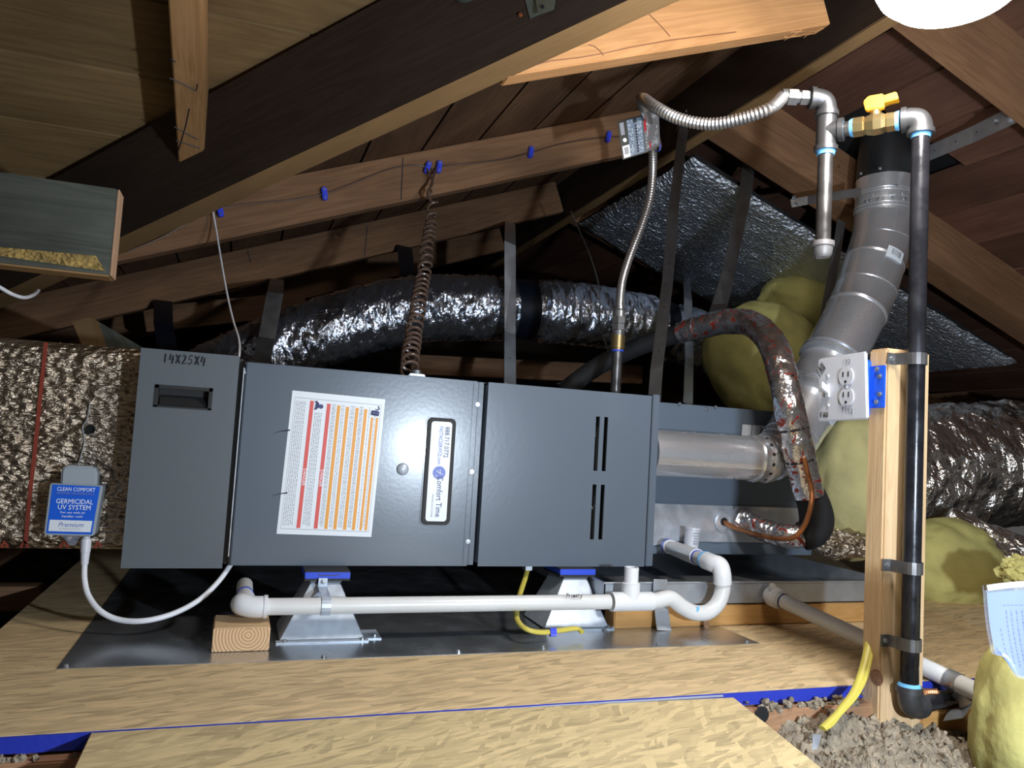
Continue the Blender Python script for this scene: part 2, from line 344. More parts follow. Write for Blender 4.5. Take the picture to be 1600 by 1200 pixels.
def beamM(p0, p1, up=(0, 0, 1)):
    p0, p1 = V3(p0), V3(p1); x = (p1-p0).normalized(); y = V3(up).cross(x).normalized(); z = x.cross(y)
    return Matrix(((x.x, y.x, z.x, p0.x), (x.y, y.y, z.y, p0.y), (x.z, y.z, z.z, p0.z), (0, 0, 0, 1))), (p1-p0).length
def beam(name, p0, p1, w_, h_, m, parent=None, up=(0, 0, 1), bevel=.002, **kw):
    """timber: p0-p1 runs along the centre of its underside"""
    mx, L = beamM(p0, p1, up); return mk(name, box((0, -w_/2, 0), (L, w_/2, h_)), m, parent, mx, bevel=bevel, **kw)
def blob(c, rad, seed=0, amp=.15, freq=3.0, sub=5, fold=0, rot=0):
    bm = bmesh.new(); bmesh.ops.create_icosphere(bm, subdivisions=sub, radius=1)
    V = []; s = V3((seed*3.1, seed*1.7, seed*2.3)); R = Matrix.Rotation(rot, 3, 'Y')
    for v in bm.verts:
        d = v.co.copy(); k = 1+amp*noise.noise(d*freq+s)+amp*.5*noise.noise(d*freq*2.3+s)+amp*.22*noise.noise(d*freq*6+s)
        if fold: k -= fold*max(0, 1-abs(noise.noise(d*freq*.7+s*2))*5)
        V.append(R @ V3((d.x*k*rad[0], d.y*k*rad[1], d.z*k*rad[2]))+V3(c))
    F = [tuple(x.index for x in f.verts) for f in bm.faces]; bm.free(); return V, F
def screw_vf(p, n, r=.004, h=.003):
    n = V3(n).normalized(); return lathe(p, n, [(0, r), (h*.4, r), (h*.4, r*.72), (h, r*.66), (h*1.05, .0001)], 10)
def text(name, body, A, B, h, n, m, parent, shear=0, lift=.0005):
    """lettering whose baseline runs from A to B, capital height h, on a surface of normal n"""
    A, B, n = V3(A), V3(B), V3(n).normalized(); cu = bpy.data.curves.new(name, 'FONT'); cu.body = body; cu.shear = shear; cu.resolution_u = 2
    tmp = bpy.data.objects.new(name+'_t', cu); me = bpy.data.meshes.new_from_object(tmp); bpy.data.objects.remove(tmp)
    xs = [v.co.x for v in me.vertices]; ys = [v.co.y for v in me.vertices]; x0, x1 = min(xs), max(xs)
    d = (B-A).normalized(); u = n.cross(d); kx = (B-A).length/(x1-x0); ky = h/.70
    v = [A+d*((p.co.x-x0)*kx)+u*(p.co.y*ky)+n*lift for p in me.vertices]; f = [tuple(p.vertices) for p in me.polygons]
    bpy.data.meshes.remove(me); return mk(name, (v, f), m, parent)
STROKES = {'1': [[(.5, 1), (.45, 0)]], '4': [[(.30, 1), (.05, .38), (1, .42)], [(.78, .85), (.62, -.08)]], 'X': [[(.1, 1), (.9, 0)], [(.9, 1), (.1, 0)]],
    '2': [[(.1, .8), (.35, 1), (.75, .85), (.6, .5), (.1, 0), (.9, .05)]], '5': [[(.85, 1), (.3, .95), (.2, .55), (.7, .55), (.8, .2), (.4, 0), (.05, .1)]],
    'F': [[(.25, 1), (.15, 0)], [(.25, 1), (.9, 1)], [(.2, .55), (.7, .55)]], 'A': [[(0, 0), (.5, 1), (.9, 0)], [(.2, .4), (.75, .4)]],
    'U': [[(.1, 1), (.15, .1), (.5, 0), (.8, .15), (.85, 1)]], 'P': [[(.2, 1), (.15, 0)], [(.2, 1), (.8, .9), (.7, .55), (.2, .5)]], 'l': [[(.5, 1), (.4, 0)]],
    'u': [[(.1, .6), (.15, .1), (.5, 0), (.8, .6), (.85, 0)]], 'g': [[(.8, .6), (.3, .6), (.2, .15), (.7, .15), (.85, .6), (.75, -.3), (.3, -.35)]],
    '0': [[(.5, 1), (.1, .6), (.3, 0), (.8, .2), (.85, .8), (.5, 1)]], 'r': [[(.2, .7), (.25, 0)], [(.22, .4), (.5, .65), (.8, .6)]], 'i': [[(.5, .6), (.45, 0)]], 'm': [[(.05, 0), (.1, .6), (.4, .55), (.45, 0)], [(.45, .5), (.8, .6), (.85, 0)]], 'a': [[(.8, .6), (.3, .6), (.15, .1), (.6, .05), (.8, .6), (.85, 0)]], 'y': [[(.1, .6), (.45, .1)], [(.85, .6), (.3, -.4)]], '/': [[(.7, 1), (.2, -.1)]]}
def hand(name, body, A, B, h, n, m, parent, r=.0007, lift=.0004):
    A, B, n = V3(A), V3(B), V3(n).normalized(); d = (B-A).normalized(); u = n.cross(d); cw = (B-A).length/len(body); parts = []
    for i, ch in enumerate(body):
        for st in STROKES.get(ch, []):
            parts.append(tube([A+d*(cw*(i+.12+.76*x))+u*(y*h)+n*lift for x, y in st], r, 5))
    return mk(name, join(*parts), m, parent)
def quadmap(c):
    """bilinear map over corners TL, TR, BR, BL"""
    def f(u, v): return (c[0].lerp(c[1], u)).lerp(c[3].lerp(c[2], u), v)
    return f
def patch(q, u0, v0, u1, v1, n, lift):
    n = V3(n)*lift; return [q(u0, v0)+n, q(u1, v0)+n, q(u1, v1)+n, q(u0, v1)+n], [(0, 3, 2, 1)]
def slab(q, u0, v0, u1, v1, n, lift, th=.0003):
    p = patch(q, u0, v0, u1, v1, n, lift); return prism(p[0], V3(n)*th)
NF = V3((0, -1, 0))

# ================================================================== THE SETTING
MR = .377                                    # roof pitch
def zA(x): return .954+MR*x                  # underside of boards, slope rising to the ridge
def zC(x): return zA(1.15)-MR*(x-1.15)       # slope beyond the ridge
def yV(x): return 1.585-1.097*(x-.066)       # valley line in plan
def zB(y): return .979-.344*(y-1.585)        # slope rising towards the camera
floor = mk('floor', box((-3, .0, -.19), (5, 5, -.17)), 'ground', kind='structure')
# decking sheets and the joists under them
SH = mk('deck_sheet', box((-.338, .995, -.019), (2.3, 2.75, 0)), 'osb_back', floor, bevel=.0015, label='strand board deck sheet under the furnace')
pts = [V3((-.128, .9915, -.020)), V3((.30, .9905, -.020)), V3((.708, .977, -.020)), V3((.655, .72, -.020)), V3((.57, .35, -.020)), V3((-.128, .35, -.020))]
SF = mk('deck_sheet', prism(pts, (0, 0, .0198)), 'osb_front', floor, bevel=.0012, label='nearer strand board sheet with an oblique right edge')
def rag(x0, x1, y, z0, z1, n, seed):
    V, F = [], []
    for i in range(n+1):
        x = x0+(x1-x0)*i/n; V += [V3((x, y, z0+.002*noise.noise(V3((x*40, seed, 0))))), V3((x, y, z1)), V3((x, y+.004, z1)), V3((x, y+.004, z0))]
    for i in range(n):
        for k in range(4): F.append((i*4+k, i*4+(k+1) % 4, i*4+4+(k+1) % 4, i*4+4+k))
    F += [(3, 2, 1, 0), (n*4, n*4+1, n*4+2, n*4+3)]; return V, F
mk('painted_edge', rag(-.338, 1.6, .9925, -.0185, -.0006, 120, 1), 'edge_blue', floor, label='blue painted front edge of the deck')
mk('seam_grit', tube([V3((x*.02-.12, .9925, -.003)) for x in range(42)], [.0016+.0012*abs(noise.noise(V3((k*.8, 3, 0)))) for k in range(42)], 6), 'ink_grey', floor)
beam('joist', (-1.2, .997, -.165), (1.5, .997, -.165), .045, .143, 'joist', floor)
beam('joist', (-.36, .60, -.17), (-.36, 2.9, -.17), .045, .12, 'joist', floor)
beam('joist', (-.62, .60, -.17), (-.62, 3.4, -.17), .045, .10, 'joist', floor)
beam('joist', (-1.4, 1.9, -.06), (-.36, 1.9, -.06), .045, .05, 'joist', floor)
c = at(1190, 1117, .9735); mk('drill_hole', lathe(c+V3((0, -.0006, 0)), (0, 1, 0), [(0, .0125), (.0004, .0125)], 18), 'felt', floor)
# gravelly floor beyond the deck, left
def grid(x0, x1, y0, y1, nx, ny, fz):
    V = [V3((x0+(x1-x0)*i/nx, y0+(y1-y0)*j/ny, 0)) for j in range(ny+1) for i in range(nx+1)]
    for p in V: p.z = fz(p.x, p.y)
    return V, [(j*(nx+1)+i, j*(nx+1)+i+1, (j+1)*(nx+1)+i+1, (j+1)*(nx+1)+i) for j in range(ny) for i in range(nx)]
setp(mk('old_insulation', grid(-1.8, -.36, 1.0, 3.4, 90, 120, lambda x, y: -.10+.03*noise.noise(V3((x*9, y*9, 0)))+.015*noise.noise(V3((x*30, y*30, 4)))), 'ground', smooth=True), 'dark dusty insulation lying beside the deck at the far left', 'insulation', kind='stuff')

# roof skin (felt) with its boards
def plane_slab(poly, th=.01): return prism(poly, (0, 0, th))
YB = 4.7
a_poly = [(x, yV(x), zA(x)+.036) for x in (1.16, -1.6)]+[(-1.6, YB, zA(-1.6)+.036), (1.16, YB, zA(1.16)+.036)]
b_poly = [(-1.6, yV(-1.6), zB(yV(-1.6))+.036), (1.16, yV(1.16), zB(yV(1.16))+.036), (1.16, -.4, zB(-.4)+.036), (-1.6, -.4, zB(-.4)+.036)]
c_poly = [(1.15, -.4, zC(1.15)+.036), (3.2, -.4, zC(3.2)+.036), (3.2, YB, zC(3.2)+.036), (1.15, YB, zC(1.15)+.036)]
ceiling = mk('ceiling', join(plane_slab(a_poly), plane_slab(b_poly), plane_slab(c_poly)), 'felt', kind='structure')
def board(poly2, m, zf, axis):
    """poly2: plan outline; lies under the skin; grain along axis"""
    th = .019; jit = random.uniform(0, .003)
    c = V3((sum(p[0] for p in poly2)/len(poly2), sum(p[1] for p in poly2)/len(poly2), 0)); c.z = zf(*c.xy)
    if axis == 'Y': R = Matrix(((0, 1, 0, c.x), (1, 0, 0, c.y), (0, 0, 1, c.z), (0, 0, 0, 1)))
    else: R = Matrix.Translation(c)
    loc = []
    for p in poly2:
        wv = V3((p[0], p[1], zf(p[0], p[1])+jit)); loc.append(R.inverted() @ wv)
    mk('board', prism(loc, (0, 0, th)), m, ceiling, R)
g = .0035
x = .402-.157*14
while x < 1.12:
    x0, x1 = x+g, min(x+.157-g, 1.15); n = random.choice((1, 2))
    y0a, y0b = yV(x0), yV(x1); cuts = [None, random.uniform(2.9, 4.0)] if n == 2 else [None]
    if n == 1: board([(x0, y0a), (x1, y0b), (x1, YB), (x0, YB)], 'board', lambda a, b: zA(a), 'Y')
    else:
        yc = max(cuts[1], max(y0a, y0b)+.3)
        board([(x0, y0a), (x1, y0b), (x1, yc), (x0, yc)], 'board', lambda a, b: zA(a), 'Y'); board([(x0, yc+.004), (x1, yc+.004), (x1, YB), (x0, YB)], 'board', lambda a, b: zA(a), 'Y')
    x += .157
y = 1.39-.177*9
while y < 2.6:
    y0, y1 = y+g, y+.177-g; xv0 = .066-(y0-1.585)/1.097; xv1 = .066-(y1-1.585)/1.097
    if xv1 > -1.5: board([(-1.6, y0), (min(xv0, 1.15), y0), (min(xv1, 1.15), y1), (-1.6, y1)], 'board_tan', lambda a, b: zB(b), 'X')
    y += .177
x = 1.47-.155*2
HX0, HX1, HY0, HY1 = 1.47, 1.70, 1.53, 1.76
while x < 3.1:
    x0, x1 = max(x+g, 1.155), x+.155-g
    if x1 > HX0+.02 and x0 < HX1-.02:
        def edge(y, s): # splintered saw cut
            return y
        board([(x0, -.4), (x1, -.4), (x1, HY0+random.uniform(-.02, .02)), (x0, HY0)], 'board_red', lambda a, b: zC(a), 'Y')
        k = 5; far = [(x0+(x1-x0)*i/k, HY1+random.uniform(-.012, .018)) for i in range(k+1)]
        board(far+[(x1, YB), (x0, YB)], 'board_red', lambda a, b: zC(a), 'Y')
    else: board([(x0, -.4), (x1, -.4), (x1, YB), (x0, YB)], 'board_red', lambda a, b: zC(a), 'Y')
    x += .155
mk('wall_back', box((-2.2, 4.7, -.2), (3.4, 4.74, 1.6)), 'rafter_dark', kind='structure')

# ------------------------------------------------------------------ rafters and timbers
def rafterA(yf, x0, x1, h, m, lab, th=.042, drop=0, **kw):
    b0 = .954-.128-drop; return beam('rafter', (x0, yf+th/2, b0+MR*x0), (x1, yf+th/2, b0+MR*x1), th, (.128+drop)/1.069 if h is None else h, m, label=lab, cat='rafter', **kw)
R2 = rafterA(2.0, -.42, 1.128, None, 'rafter', 'brown rafter carrying a thin wire held by blue staples')
mks('scribe_line', [*[prism([at(a, b, 1.9985), at(a+1.6, b, 1.9985), at(c_+1.6, d_, 1.9985), at(c_, d_, 1.9985)], (0, .001, 0)) for a, b, c_, d_ in ((629, 246, 626, 312),)]], 'ink', R2)
R3 = rafterA(2.75, -1.35, 1.128, None, 'rafter', 'brown rafter directly behind the one with the blue staples')
mks('scribe_line', [*[prism([at(a, b, 2.7485), at(a+1.4, b, 2.7485), at(c_+1.4, d_, 2.7485), at(c_, d_, 2.7485)], (0, .001, 0)) for a, b, c_, d_ in ((573, 353, 569, 400), (386, 392, 391, 410))]], 'ink', R3)
R4 = rafterA(3.45, -1.5, 1.128, None, 'rafter', 'dim rafter furthest back, just above the silver flexible duct')
# bright fir rafter close to the lamp with a ragged cut end
p0, p1 = V3((.388, 1.25, .826+MR*.388)), V3((1.062, 1.25, .826+MR*1.062))
BO = beam('rafter', p0, p1, .044, .125, 'beam_orange', label='bright orange fir rafter with a ragged sawn end near the lamp', cat='rafter')
mxo, Lo = beamM(p0, p1)
mk('splinter', join(*[cyl(mxo @ V3((Lo-.002-.10*random.random(), random.uniform(-.02, .02), .0)), mxo @ V3((Lo-.10*random.random()-.004, random.uniform(-.02, .02), -.006)), .0012, .0003, 5) for k in range(7)]), 'beam_orange', BO)
for pth_ in (((1014, 22), (1022, 30), (1034, 42), (1047, 57)), ((920, 70), (930, 73), (938, 80), (943, 87)), ((812, 108), (860, 95), (905, 90), (945, 83), (985, 74), (1045, 63), (1100, 56), (1150, 50))):
    mk('crack', tube([at(a, b, 1.2277) for a, b in pth_], .0011, 5), 'resin_line', BO)
# valley rafter
va, vb = V3((-.006, 1.521, .824)), V3((.363, 1.138, .963)); vd = (vb-va); vn = V3((vd.y, -vd.x, 0)).normalized()
if vn.y > 0: vn = -vn
vo0, vo1 = va-vd*2.2, va+vd*2.4
L = (vo1-vo0).length; vx = vd.normalized(); vw = V3((.072, .064, .027)); vw = (vw-vx*vw.dot(vx)).normalized(); vz_ = vx.cross(vw)
mx = Matrix(((vx.x, vw.x, vz_.x, vo0.x), (vx.y, vw.y, vz_.y, vo0.y), (vx.z, vw.z, vz_.z, vo0.z), (0, 0, 0, 1)))
vf = box((0, 0, 0), (L, .092, .175 if vz_.z > 0 else -.175))
if vz_.z < 0: raise SystemExit('valley')
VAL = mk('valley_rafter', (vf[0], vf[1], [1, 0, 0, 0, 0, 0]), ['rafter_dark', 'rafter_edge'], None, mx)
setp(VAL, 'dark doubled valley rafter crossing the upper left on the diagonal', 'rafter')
# jack rafter
zj = lambda y: zB(y)-.10
jk = beam('jack_rafter', (-.128, .3, zj(.3)), (-.128, 1.655, zj(1.655)), .048, .094, 'jack', label='short light fir jack rafter with pencil marks, hanging above the weathered timber', cat='rafter')
for path in (((264, 95), (268, 92), (275, 97)), ((265, 122), (285, 131), (307, 142), (309, 132)), ((296, 170), (290, 198), (279, 235)), ((272, 198), (290, 208), (310, 218)), ((275, 220), (295, 226), (312, 232))):
    nn = (0, .344, 1); cc = .979+.344*1.585-.1-.0008
    mk('pencil_mark', tube([atP(a, b, nn, cc) for a, b in path], .0011, 5), 'ink', jk)
# ridge and far slope rafters
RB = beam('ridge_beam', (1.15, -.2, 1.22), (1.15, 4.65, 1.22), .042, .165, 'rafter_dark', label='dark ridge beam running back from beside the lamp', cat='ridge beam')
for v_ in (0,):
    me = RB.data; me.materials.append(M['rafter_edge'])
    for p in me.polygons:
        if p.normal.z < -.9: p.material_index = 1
def rafterC(y, lab, th=.045, x1=3.0, z0=1.236):
    return beam('rafter', (1.171, y, z0), (x1, y, z0-MR*(x1-1.171)), th, .14, 'rafter', label=lab, cat='rafter')
rafterC(1.172, 'brown rafter sloping down to the right just under the lamp')
rafterC(1.80, 'brown rafter sloping down along the upper edge of the foil panel', .10)
rafterC(2.80, 'shadowed rafter behind the far edge of the foil panel')
# weathered stub, brace, far timbers
WB = thing('weathered_timber', 'grey weathered timber end jutting in from the left edge', 'timber', (-.6, 1.42, .58))
mk('timber', box((-1.2, 1.4, .580), (-.217, 1.445, .725)), 'weathered', WB, bevel=.002)
mk('cut_end', (lambda v: v)(join(box((-.217, 1.4005, .5805), (-.2135, 1.4445, .7245)))), 'weathered_end', WB, bevel=.001)
mk('underside', box((-1.2, 1.4005, .5785), (-.218, 1.4445, .5815)), 'rafter_edge', WB)
q = quadmap([at(0, 386, 1.3995), at(150, 400, 1.3995), at(165, 424, 1.3995), at(0, 400, 1.3995)])
V, F = [], []
for i in range(61):
    for j in range(13):
        V.append(q(i/60, j/12)+V3((0, -.004*max(0, noise.noise(V3((i*.5, j*.6, 2)))+.15), 0)))
for i in range(60):
    for j in range(12): F.append((i*13+j, i*13+j+1, (i+1)*13+j+1, (i+1)*13+j))
mk('foam_residue', (V, F), 'resin', WB, smooth=True)
BR = thing('brace', 'short pale brace propped behind the foil plenum', 'timber', at(138, 535, 1.95))
b0 = at(136, 536, 1.95); mxb = Matrix(((.86, .25, .0, b0.x), (-.16, .9, 0, b0.y), (-.35, -.36, 1, b0.z), (0, 0, 0, 1)))
poly = [at(113, 503, 1.95), at(141, 496, 1.95), at(157, 545, 1.95), at(130, 545, 1.95)]
mk('brace_end', prism(poly, (.012, .03, -.004)), 'rafter_edge', BR)
mk('brace_side', prism([p+V3((.012, .03, -.004)) for p in poly], (.16, .40, -.075)), 'weathered', BR)
beam('collar_tie', at(640, 585, 2.72), at(1000, 600, 2.72), .04, .07, 'rafter', label='rough brown tie seen under the silver flexible duct', cat='timber')
beam('purlin', at(230, 520, 3.1), at(480, 492, 3.1), .05, .09, 'rafter', label='brown purlin behind the left hanging strap', cat='timber')
beam('purlin', at(1430, 660, 2.6), at(1680, 640, 2.6), .05, .12, 'rafter', label='dim timber above the right foil duct', cat='timber')

# ================================================================== LAMP
lc = at(1490, -57, .745); RL = .099
LP = thing('ceiling_lamp', 'glowing white dome lamp at the upper right', 'lamp', lc)
mk('diffuser', lathe(lc, (0, 0, -1), [(-.012, RL*.98), (0, RL), (.016, RL*.985), (.034, RL*.90), (.050, RL*.72), (.061, RL*.45), (.067, RL*.18), (.068, .0002)], 48), 'lamp_glow', LP, smooth=True)
mk('base', lathe(lc, (0, 0, 1), [(.012, RL*1.03), (.03, RL*1.03), (.045, RL*.8), (.05, .03), (.06, .03)], 48), 'porcelain', LP, smooth=True)
mk('stem', cyl(lc+V3((0, 0, .055)), V3((lc.x, lc.y, zB(lc.y)-.005)), .012), 'porcelain', LP, smooth=True)

# ================================================================== FURNACE
YF = 1.452; FX0, FXM, FX1, FZ0, FZ1 = .0048, .4526, .8382, .108, .464
FU = thing('furnace', 'horizontal grey gas furnace with striped warning label and slotted door', 'furnace', ((FX0+FX1)/2, YF+.35, FZ0))
mk('cabinet', box((FX0+.003, YF+.03, FZ0), (FX1, YF+.72, FZ1)), ['paint'], FU, bevel=.002)
mk('corner_post', box((.8215, YF-.002, FZ0-.001), (FX1, YF+.031, FZ1+.002)), 'paint', FU, bevel=.0015)
d1 = mk('door', box((FX0, YF, FZ0-.002), (.4365, YF+.03, FZ1-.001)), 'paint', FU, bevel=.002, label='large grey door with the warning label')
# flange strip with screws between the doors
mk('door_flange', join(box((.4375, YF+.003, FZ0), (.4480, YF+.02, FZ1-.002)), box((.4255, YF-.0012, FZ0+.003), (.4355, YF+.001, FZ1-.006))), 'paint', FU, bevel=.0007)
for px, py in ((746, 632), (737, 737), (731, 846)):
    s = mk('screw', screw_vf(at(px, py, YF-.001), NF, .0045, .004), 'screw', FU, smooth=True)
# slotted door
def at2(px, py): p = at(px, py, YF); return p.x, p.z
sx = [at2(929.5, 690)[0], at2(935.5, 690)[0], at2(942.5, 690)[0], at2(948.5, 690)[0]]
zu1, zu0 = at2(938, 651)[1], at2(938, 736)[1]; zl1, zl0 = at2(932, 757)[1], at2(932, 843)[1]
xs = [.4565]+sx+[.8195]; zs = [FZ0-.002, zl0, zl1, zu0, zu1, FZ1-.001]; V, F = [], []
ix = {}
def vid(x_, y_, z_):
    k = (round(x_, 5), round(y_, 5), round(z_, 5))
    if k not in ix: ix[k] = len(V); V.append(V3((x_, y_, z_)))
    return ix[k]
ya, yb = YF, YF+.006
for i in range(5):
    for j in range(5):
        hole = i in (1, 3) and j in (1, 3)
        if not hole:
            for yy in (ya, yb): F.append((vid(xs[i], yy, zs[j]), vid(xs[i+1], yy, zs[j]), vid(xs[i+1], yy, zs[j+1]), vid(xs[i], yy, zs[j+1])))
        else:
            e = [(xs[i], zs[j]), (xs[i+1], zs[j]), (xs[i+1], zs[j+1]), (xs[i], zs[j+1])]
            for k in range(4):
                a, b = e[k], e[(k+1) % 4]; F.append((vid(a[0], ya, a[1]), vid(b[0], ya, b[1]), vid(b[0], yb, b[1]), vid(a[0], yb, a[1])))
for (a, b) in [((xs[i], zs[0]), (xs[i+1], zs[0])) for i in range(5)]+[((xs[i], zs[5]), (xs[i+1], zs[5])) for i in range(5)]+[((xs[0], zs[i]), (xs[0], zs[i+1])) for i in range(5)]+[((xs[5], zs[i]), (xs[5], zs[i+1])) for i in range(5)]:
    F.append((vid(a[0], ya, a[1]), vid(b[0], ya, b[1]), vid(b[0], yb, b[1]), vid(a[0], yb, a[1])))
d2 = mk('door', (V, F), 'paint', FU, label='grey door with four slots')
mk('door_rim', join(box((.4565, YF+.006, FZ0-.001), (.4605, YF+.03, FZ1-.002)), box((.8155, YF+.006, FZ0-.001), (.8195, YF+.03, FZ1-.002)), box((.4565, YF+.006, FZ1-.006), (.8195, YF+.03, FZ1-.002)), box((.4565, YF+.006, FZ0-.001), (.8195, YF+.03, FZ0+.003))), 'paint', d2)
mk('slot_shade_panel', box((.4615, YF+.024, FZ0+.004), (.8145, YF+.0295, FZ1-.007)), 'inside', FU)  # near-black inner panel: the shade behind the slots is put into its colour
mks('gas_fitting', [cyl(at(930, 682, YF+.02), at(935, 668, YF+.02), .004), cyl(at(922, 790, YF+.016), at(927, 795, YF+.016), .003)], 'screw', FU)
# black slit between doors is real: door edges stand proud of the cabinet
# button
kb = at(629, 733, YF); mk('button', lathe(kb, NF, [(0, .0115), (.0015, .0115), (.004, .0095), (.006, .005), (.0066, .0002)], 24), 'galv_bright', d1, smooth=True)
# warning label
q = quadmap([at(457, 610, YF), at(602, 624, YF), at(580, 839, YF), at(432, 834, YF)])
WL = mk('warning_label', slab(q, 0, 0, 1, 1, NF, .0001, .0003), 'label_white', FU, label='white warning label with red and orange stripes')
st = [(.195, .235, .06, .955, 'red'), (.375, .415, .07, .955, 'red'), (.485, .52, .075, .955, 'orange'), (.58, .615, .08, .955, 'orange'), (.685, .72, .08, .955, 'orange'), (.78, .815, .085, .955, 'orange'), (.862, .889, .14, .955, 'orange'), (.918, .945, .14, .955, 'orange')]
for u0, u1, v0, v1, m in st: mk('stripe', slab(q, u0, v0, u1, v1, NF, .0005, .0002), m, WL)
parts = []
for u0, u1, nl in ((.045, .155, 6), (.25, .335, 5), (.43, .472, 3), (.53, .567, 2), (.628, .675, 3), (.73, .768, 3), (.826, .85, 1), (.895, .912, 1)):
    for k in range(nl):
        u = u0+(u1-u0)*(k+.5)/nl; v = .07 if u0 < .24 or u0 > .4 else .14
        while v < .93:
            L_ = random.uniform(.006, .03); parts.append(patch(q, u-.0032, v, u+.0032, min(v+L_, .94), NF, .0006)); v += L_+.006
mk('small_print', join(*parts), 'ink_grey', WL)
mk('border_line', join(patch(q, .035, .045, .965, .048, NF, .0006), patch(q, .035, .962, .965, .965, NF, .0006), patch(q, .035, .045, .038, .965, NF, .0006), patch(q, .962, .045, .965, .965, NF, .0006)), 'ink_grey', WL)
for u, w_ in ((.203, .028), (.383, .028)): text('lettering', 'DANGER', q(u, .54)+NF*.0008, q(u, .66)+NF*.0008, .0055, NF, 'print_white', WL)
def pic(pts, r): return tube([q(a, b)+NF*.0007 for a, b in pts], r, 6)
mk('pictogram', join(pic([(.255, .06), (.285, .085), (.255, .118)], .0022), pic([(.285, .07), (.262, .09), (.29, .105)], .0022), lathe(q(.315, .095)+NF*.0005, NF, [(0, .0042), (.0004, .0042)], 12)), 'ink_navy', WL)
mk('pictogram', join(pic([(.865, .105), (.945, .11)], .0045), pic([(.93, .055), (.945, .075), (.915, .085)], .0013)), 'ink_navy', WL)
for (a, b, c_, d_) in ((427, 677, 453, 672), (425, 775, 449, 770)):
    mk('scratch', tube([at(a, b, YF-.0005), at((a+c_)/2, (b+d_)/2-1, YF-.0007), at(c_, d_, YF-.0005)], [.0002, .0006, .0014], 6), 'ink', WL)
# name plate with rounded rim
def rrect(cx, cz, hw, hh, r, ang, y, n=8):
    P = []
    for k, (sx_, sz_) in enumerate(((1, 1), (-1, 1), (-1, -1), (1, -1))):
        for i in range(n+1):
            a = math.pi/2*k+math.pi/2*i/n; x_ = sx_*(hw-r)+r*math.cos(a); z_ = sz_*(hh-r)+r*math.sin(a)
            P.append(V3((cx+x_*math.cos(ang)-z_*math.sin(ang), y, cz+x_*math.sin(ang)+z_*math.cos(ang))))
    return P
nt_, nb_ = at(689, 653, YF), at(681, 820, YF); nc = (nt_+nb_)/2; hh = (nt_-nb_).length/2; hw = (at(709, 735, YF)-at(664, 735, YF)).length/2; na = 0
NPx = thing
NP = mk('name_plate', prism(rrect(nc.x, nc.z, hw, hh, .010, 0, YF), (0, -.004, 0)), 'black_rubber', FU, bevel=.0012, label='white name plate with a rounded black rim')
o1 = rrect(nc.x, nc.z, hw*1.08, hh*1.02, .011, 0, YF-.0001); mk('plate_trim', prism(o1, (0, -.0015, 0)), 'paint', NP, bevel=.0005)
mk('plate_face', prism(rrect(nc.x, nc.z, hw*.72, hh*.93, .006, 0, YF-.004), (0, -.0006, 0)), 'label_white', NP)
def np_(u, v, lift=.0048): return V3((nc.x+hw*.72*u, YF-lift, nc.z+hh*.93*(1-2*v)))
text('lettering', '888.717.0772', np_(.36, .05), np_(.36, .36), .0088, NF, 'ink_navy', NP)
text('lettering', 'FASTACSERVICE.com', np_(-.20, .05), np_(-.20, .43), .0075, NF, 'logo_blue', NP)
text('lettering', 'Comfort Time', np_(-.1, .55), np_(-.1, .955), .0115, NF, 'ink_navy', NP)
text('lettering', 'Heating and Cooling', np_(-.50, .73), np_(-.50, .955), .0036, NF, 'ink_grey', NP)
lc_ = np_(.02, .515); mk('logo', lathe(lc_, NF, [(-.0002, .0125), (.0001, .0125)], 28), 'logo_blue', NP)
mk('logo_hand', join(*[tube([lc_+V3((a, -.0003, b)), lc_+V3((c_, -.0003, d_))], .0008, 5) for a, b, c_, d_ in ((-.006, .004, .003, -.002), (.001, .006, .003, -.003), (.006, -.004, .007, -.001), (-.007, -.005, -.004, -.007))]), 'print_white', NP)
# little marks of wear on the door face
mk('knockout_bushing', lathe(at(650, 588, YF+.06), (0, 0, 1), [(-.02, .012), (.004, .012), (.004, .009), (.012, .009)], 16), 'screw', FU)
mk('cable_clamp', box(at(648, 592, YF+.03)+V3((-.012, -.004, -.002)), at(648, 592, YF+.03)+V3((.02, .01, .010))), 'screw', FU, bevel=.002)

# ================================================================== FILTER CABINET
YQ = 1.44
fx0 = (at(218, 542, YQ).x+at(191, 888, YQ).x)/2; fx1 = (at(370, 556, YQ).x+at(352, 888, YQ).x)/2; fz0 = at(270, 888, YQ).z; fz1 = (at(218, 542, YQ).z+at(370, 557, YQ).z)/2
FC = thing('filter_cabinet', 'grey filter cabinet with 14X25X4 marked in pen', 'cabinet', ((fx0+fx1)/2, YQ+.3, fz0))
mk('body', box((fx0+.004, YQ+.025, fz0+.004), (fx1+.008, YQ+.68, fz1-.003)), 'paint_smooth', FC, bevel=.002)
hz1, hz0 = at(280, 603, YQ).z, at(280, 638, YQ).z; hx0, hx1 = at(241, 620, YQ).x, at(332, 620, YQ).x
FD = mk('door', join(box((fx0, YQ, fz0), (hx0, YQ+.026, fz1)), box((hx1, YQ, fz0), (fx1, YQ+.026, fz1)), box((hx0, YQ, fz0), (hx1, YQ+.026, hz0)), box((hx0, YQ, hz1), (hx1, YQ+.026, fz1))), 'paint_smooth', FC)
fr = .003
HD = mk('handle_recess', join(box((hx0, YQ-.0015, hz0), (hx0+fr*2, YQ+.02, hz1)), box((hx1-fr*2, YQ-.0015, hz0), (hx1, YQ+.02, hz1)), box((hx0, YQ-.0015, hz1-fr*2), (hx1, YQ+.02, hz1)), box((hx0, YQ-.0015, hz0), (hx1, YQ+.02, hz0+fr)), box((hx0, YQ+.018, hz0), (hx1, YQ+.022, hz1))), 'black_rubber', FD, label='black recessed handle')
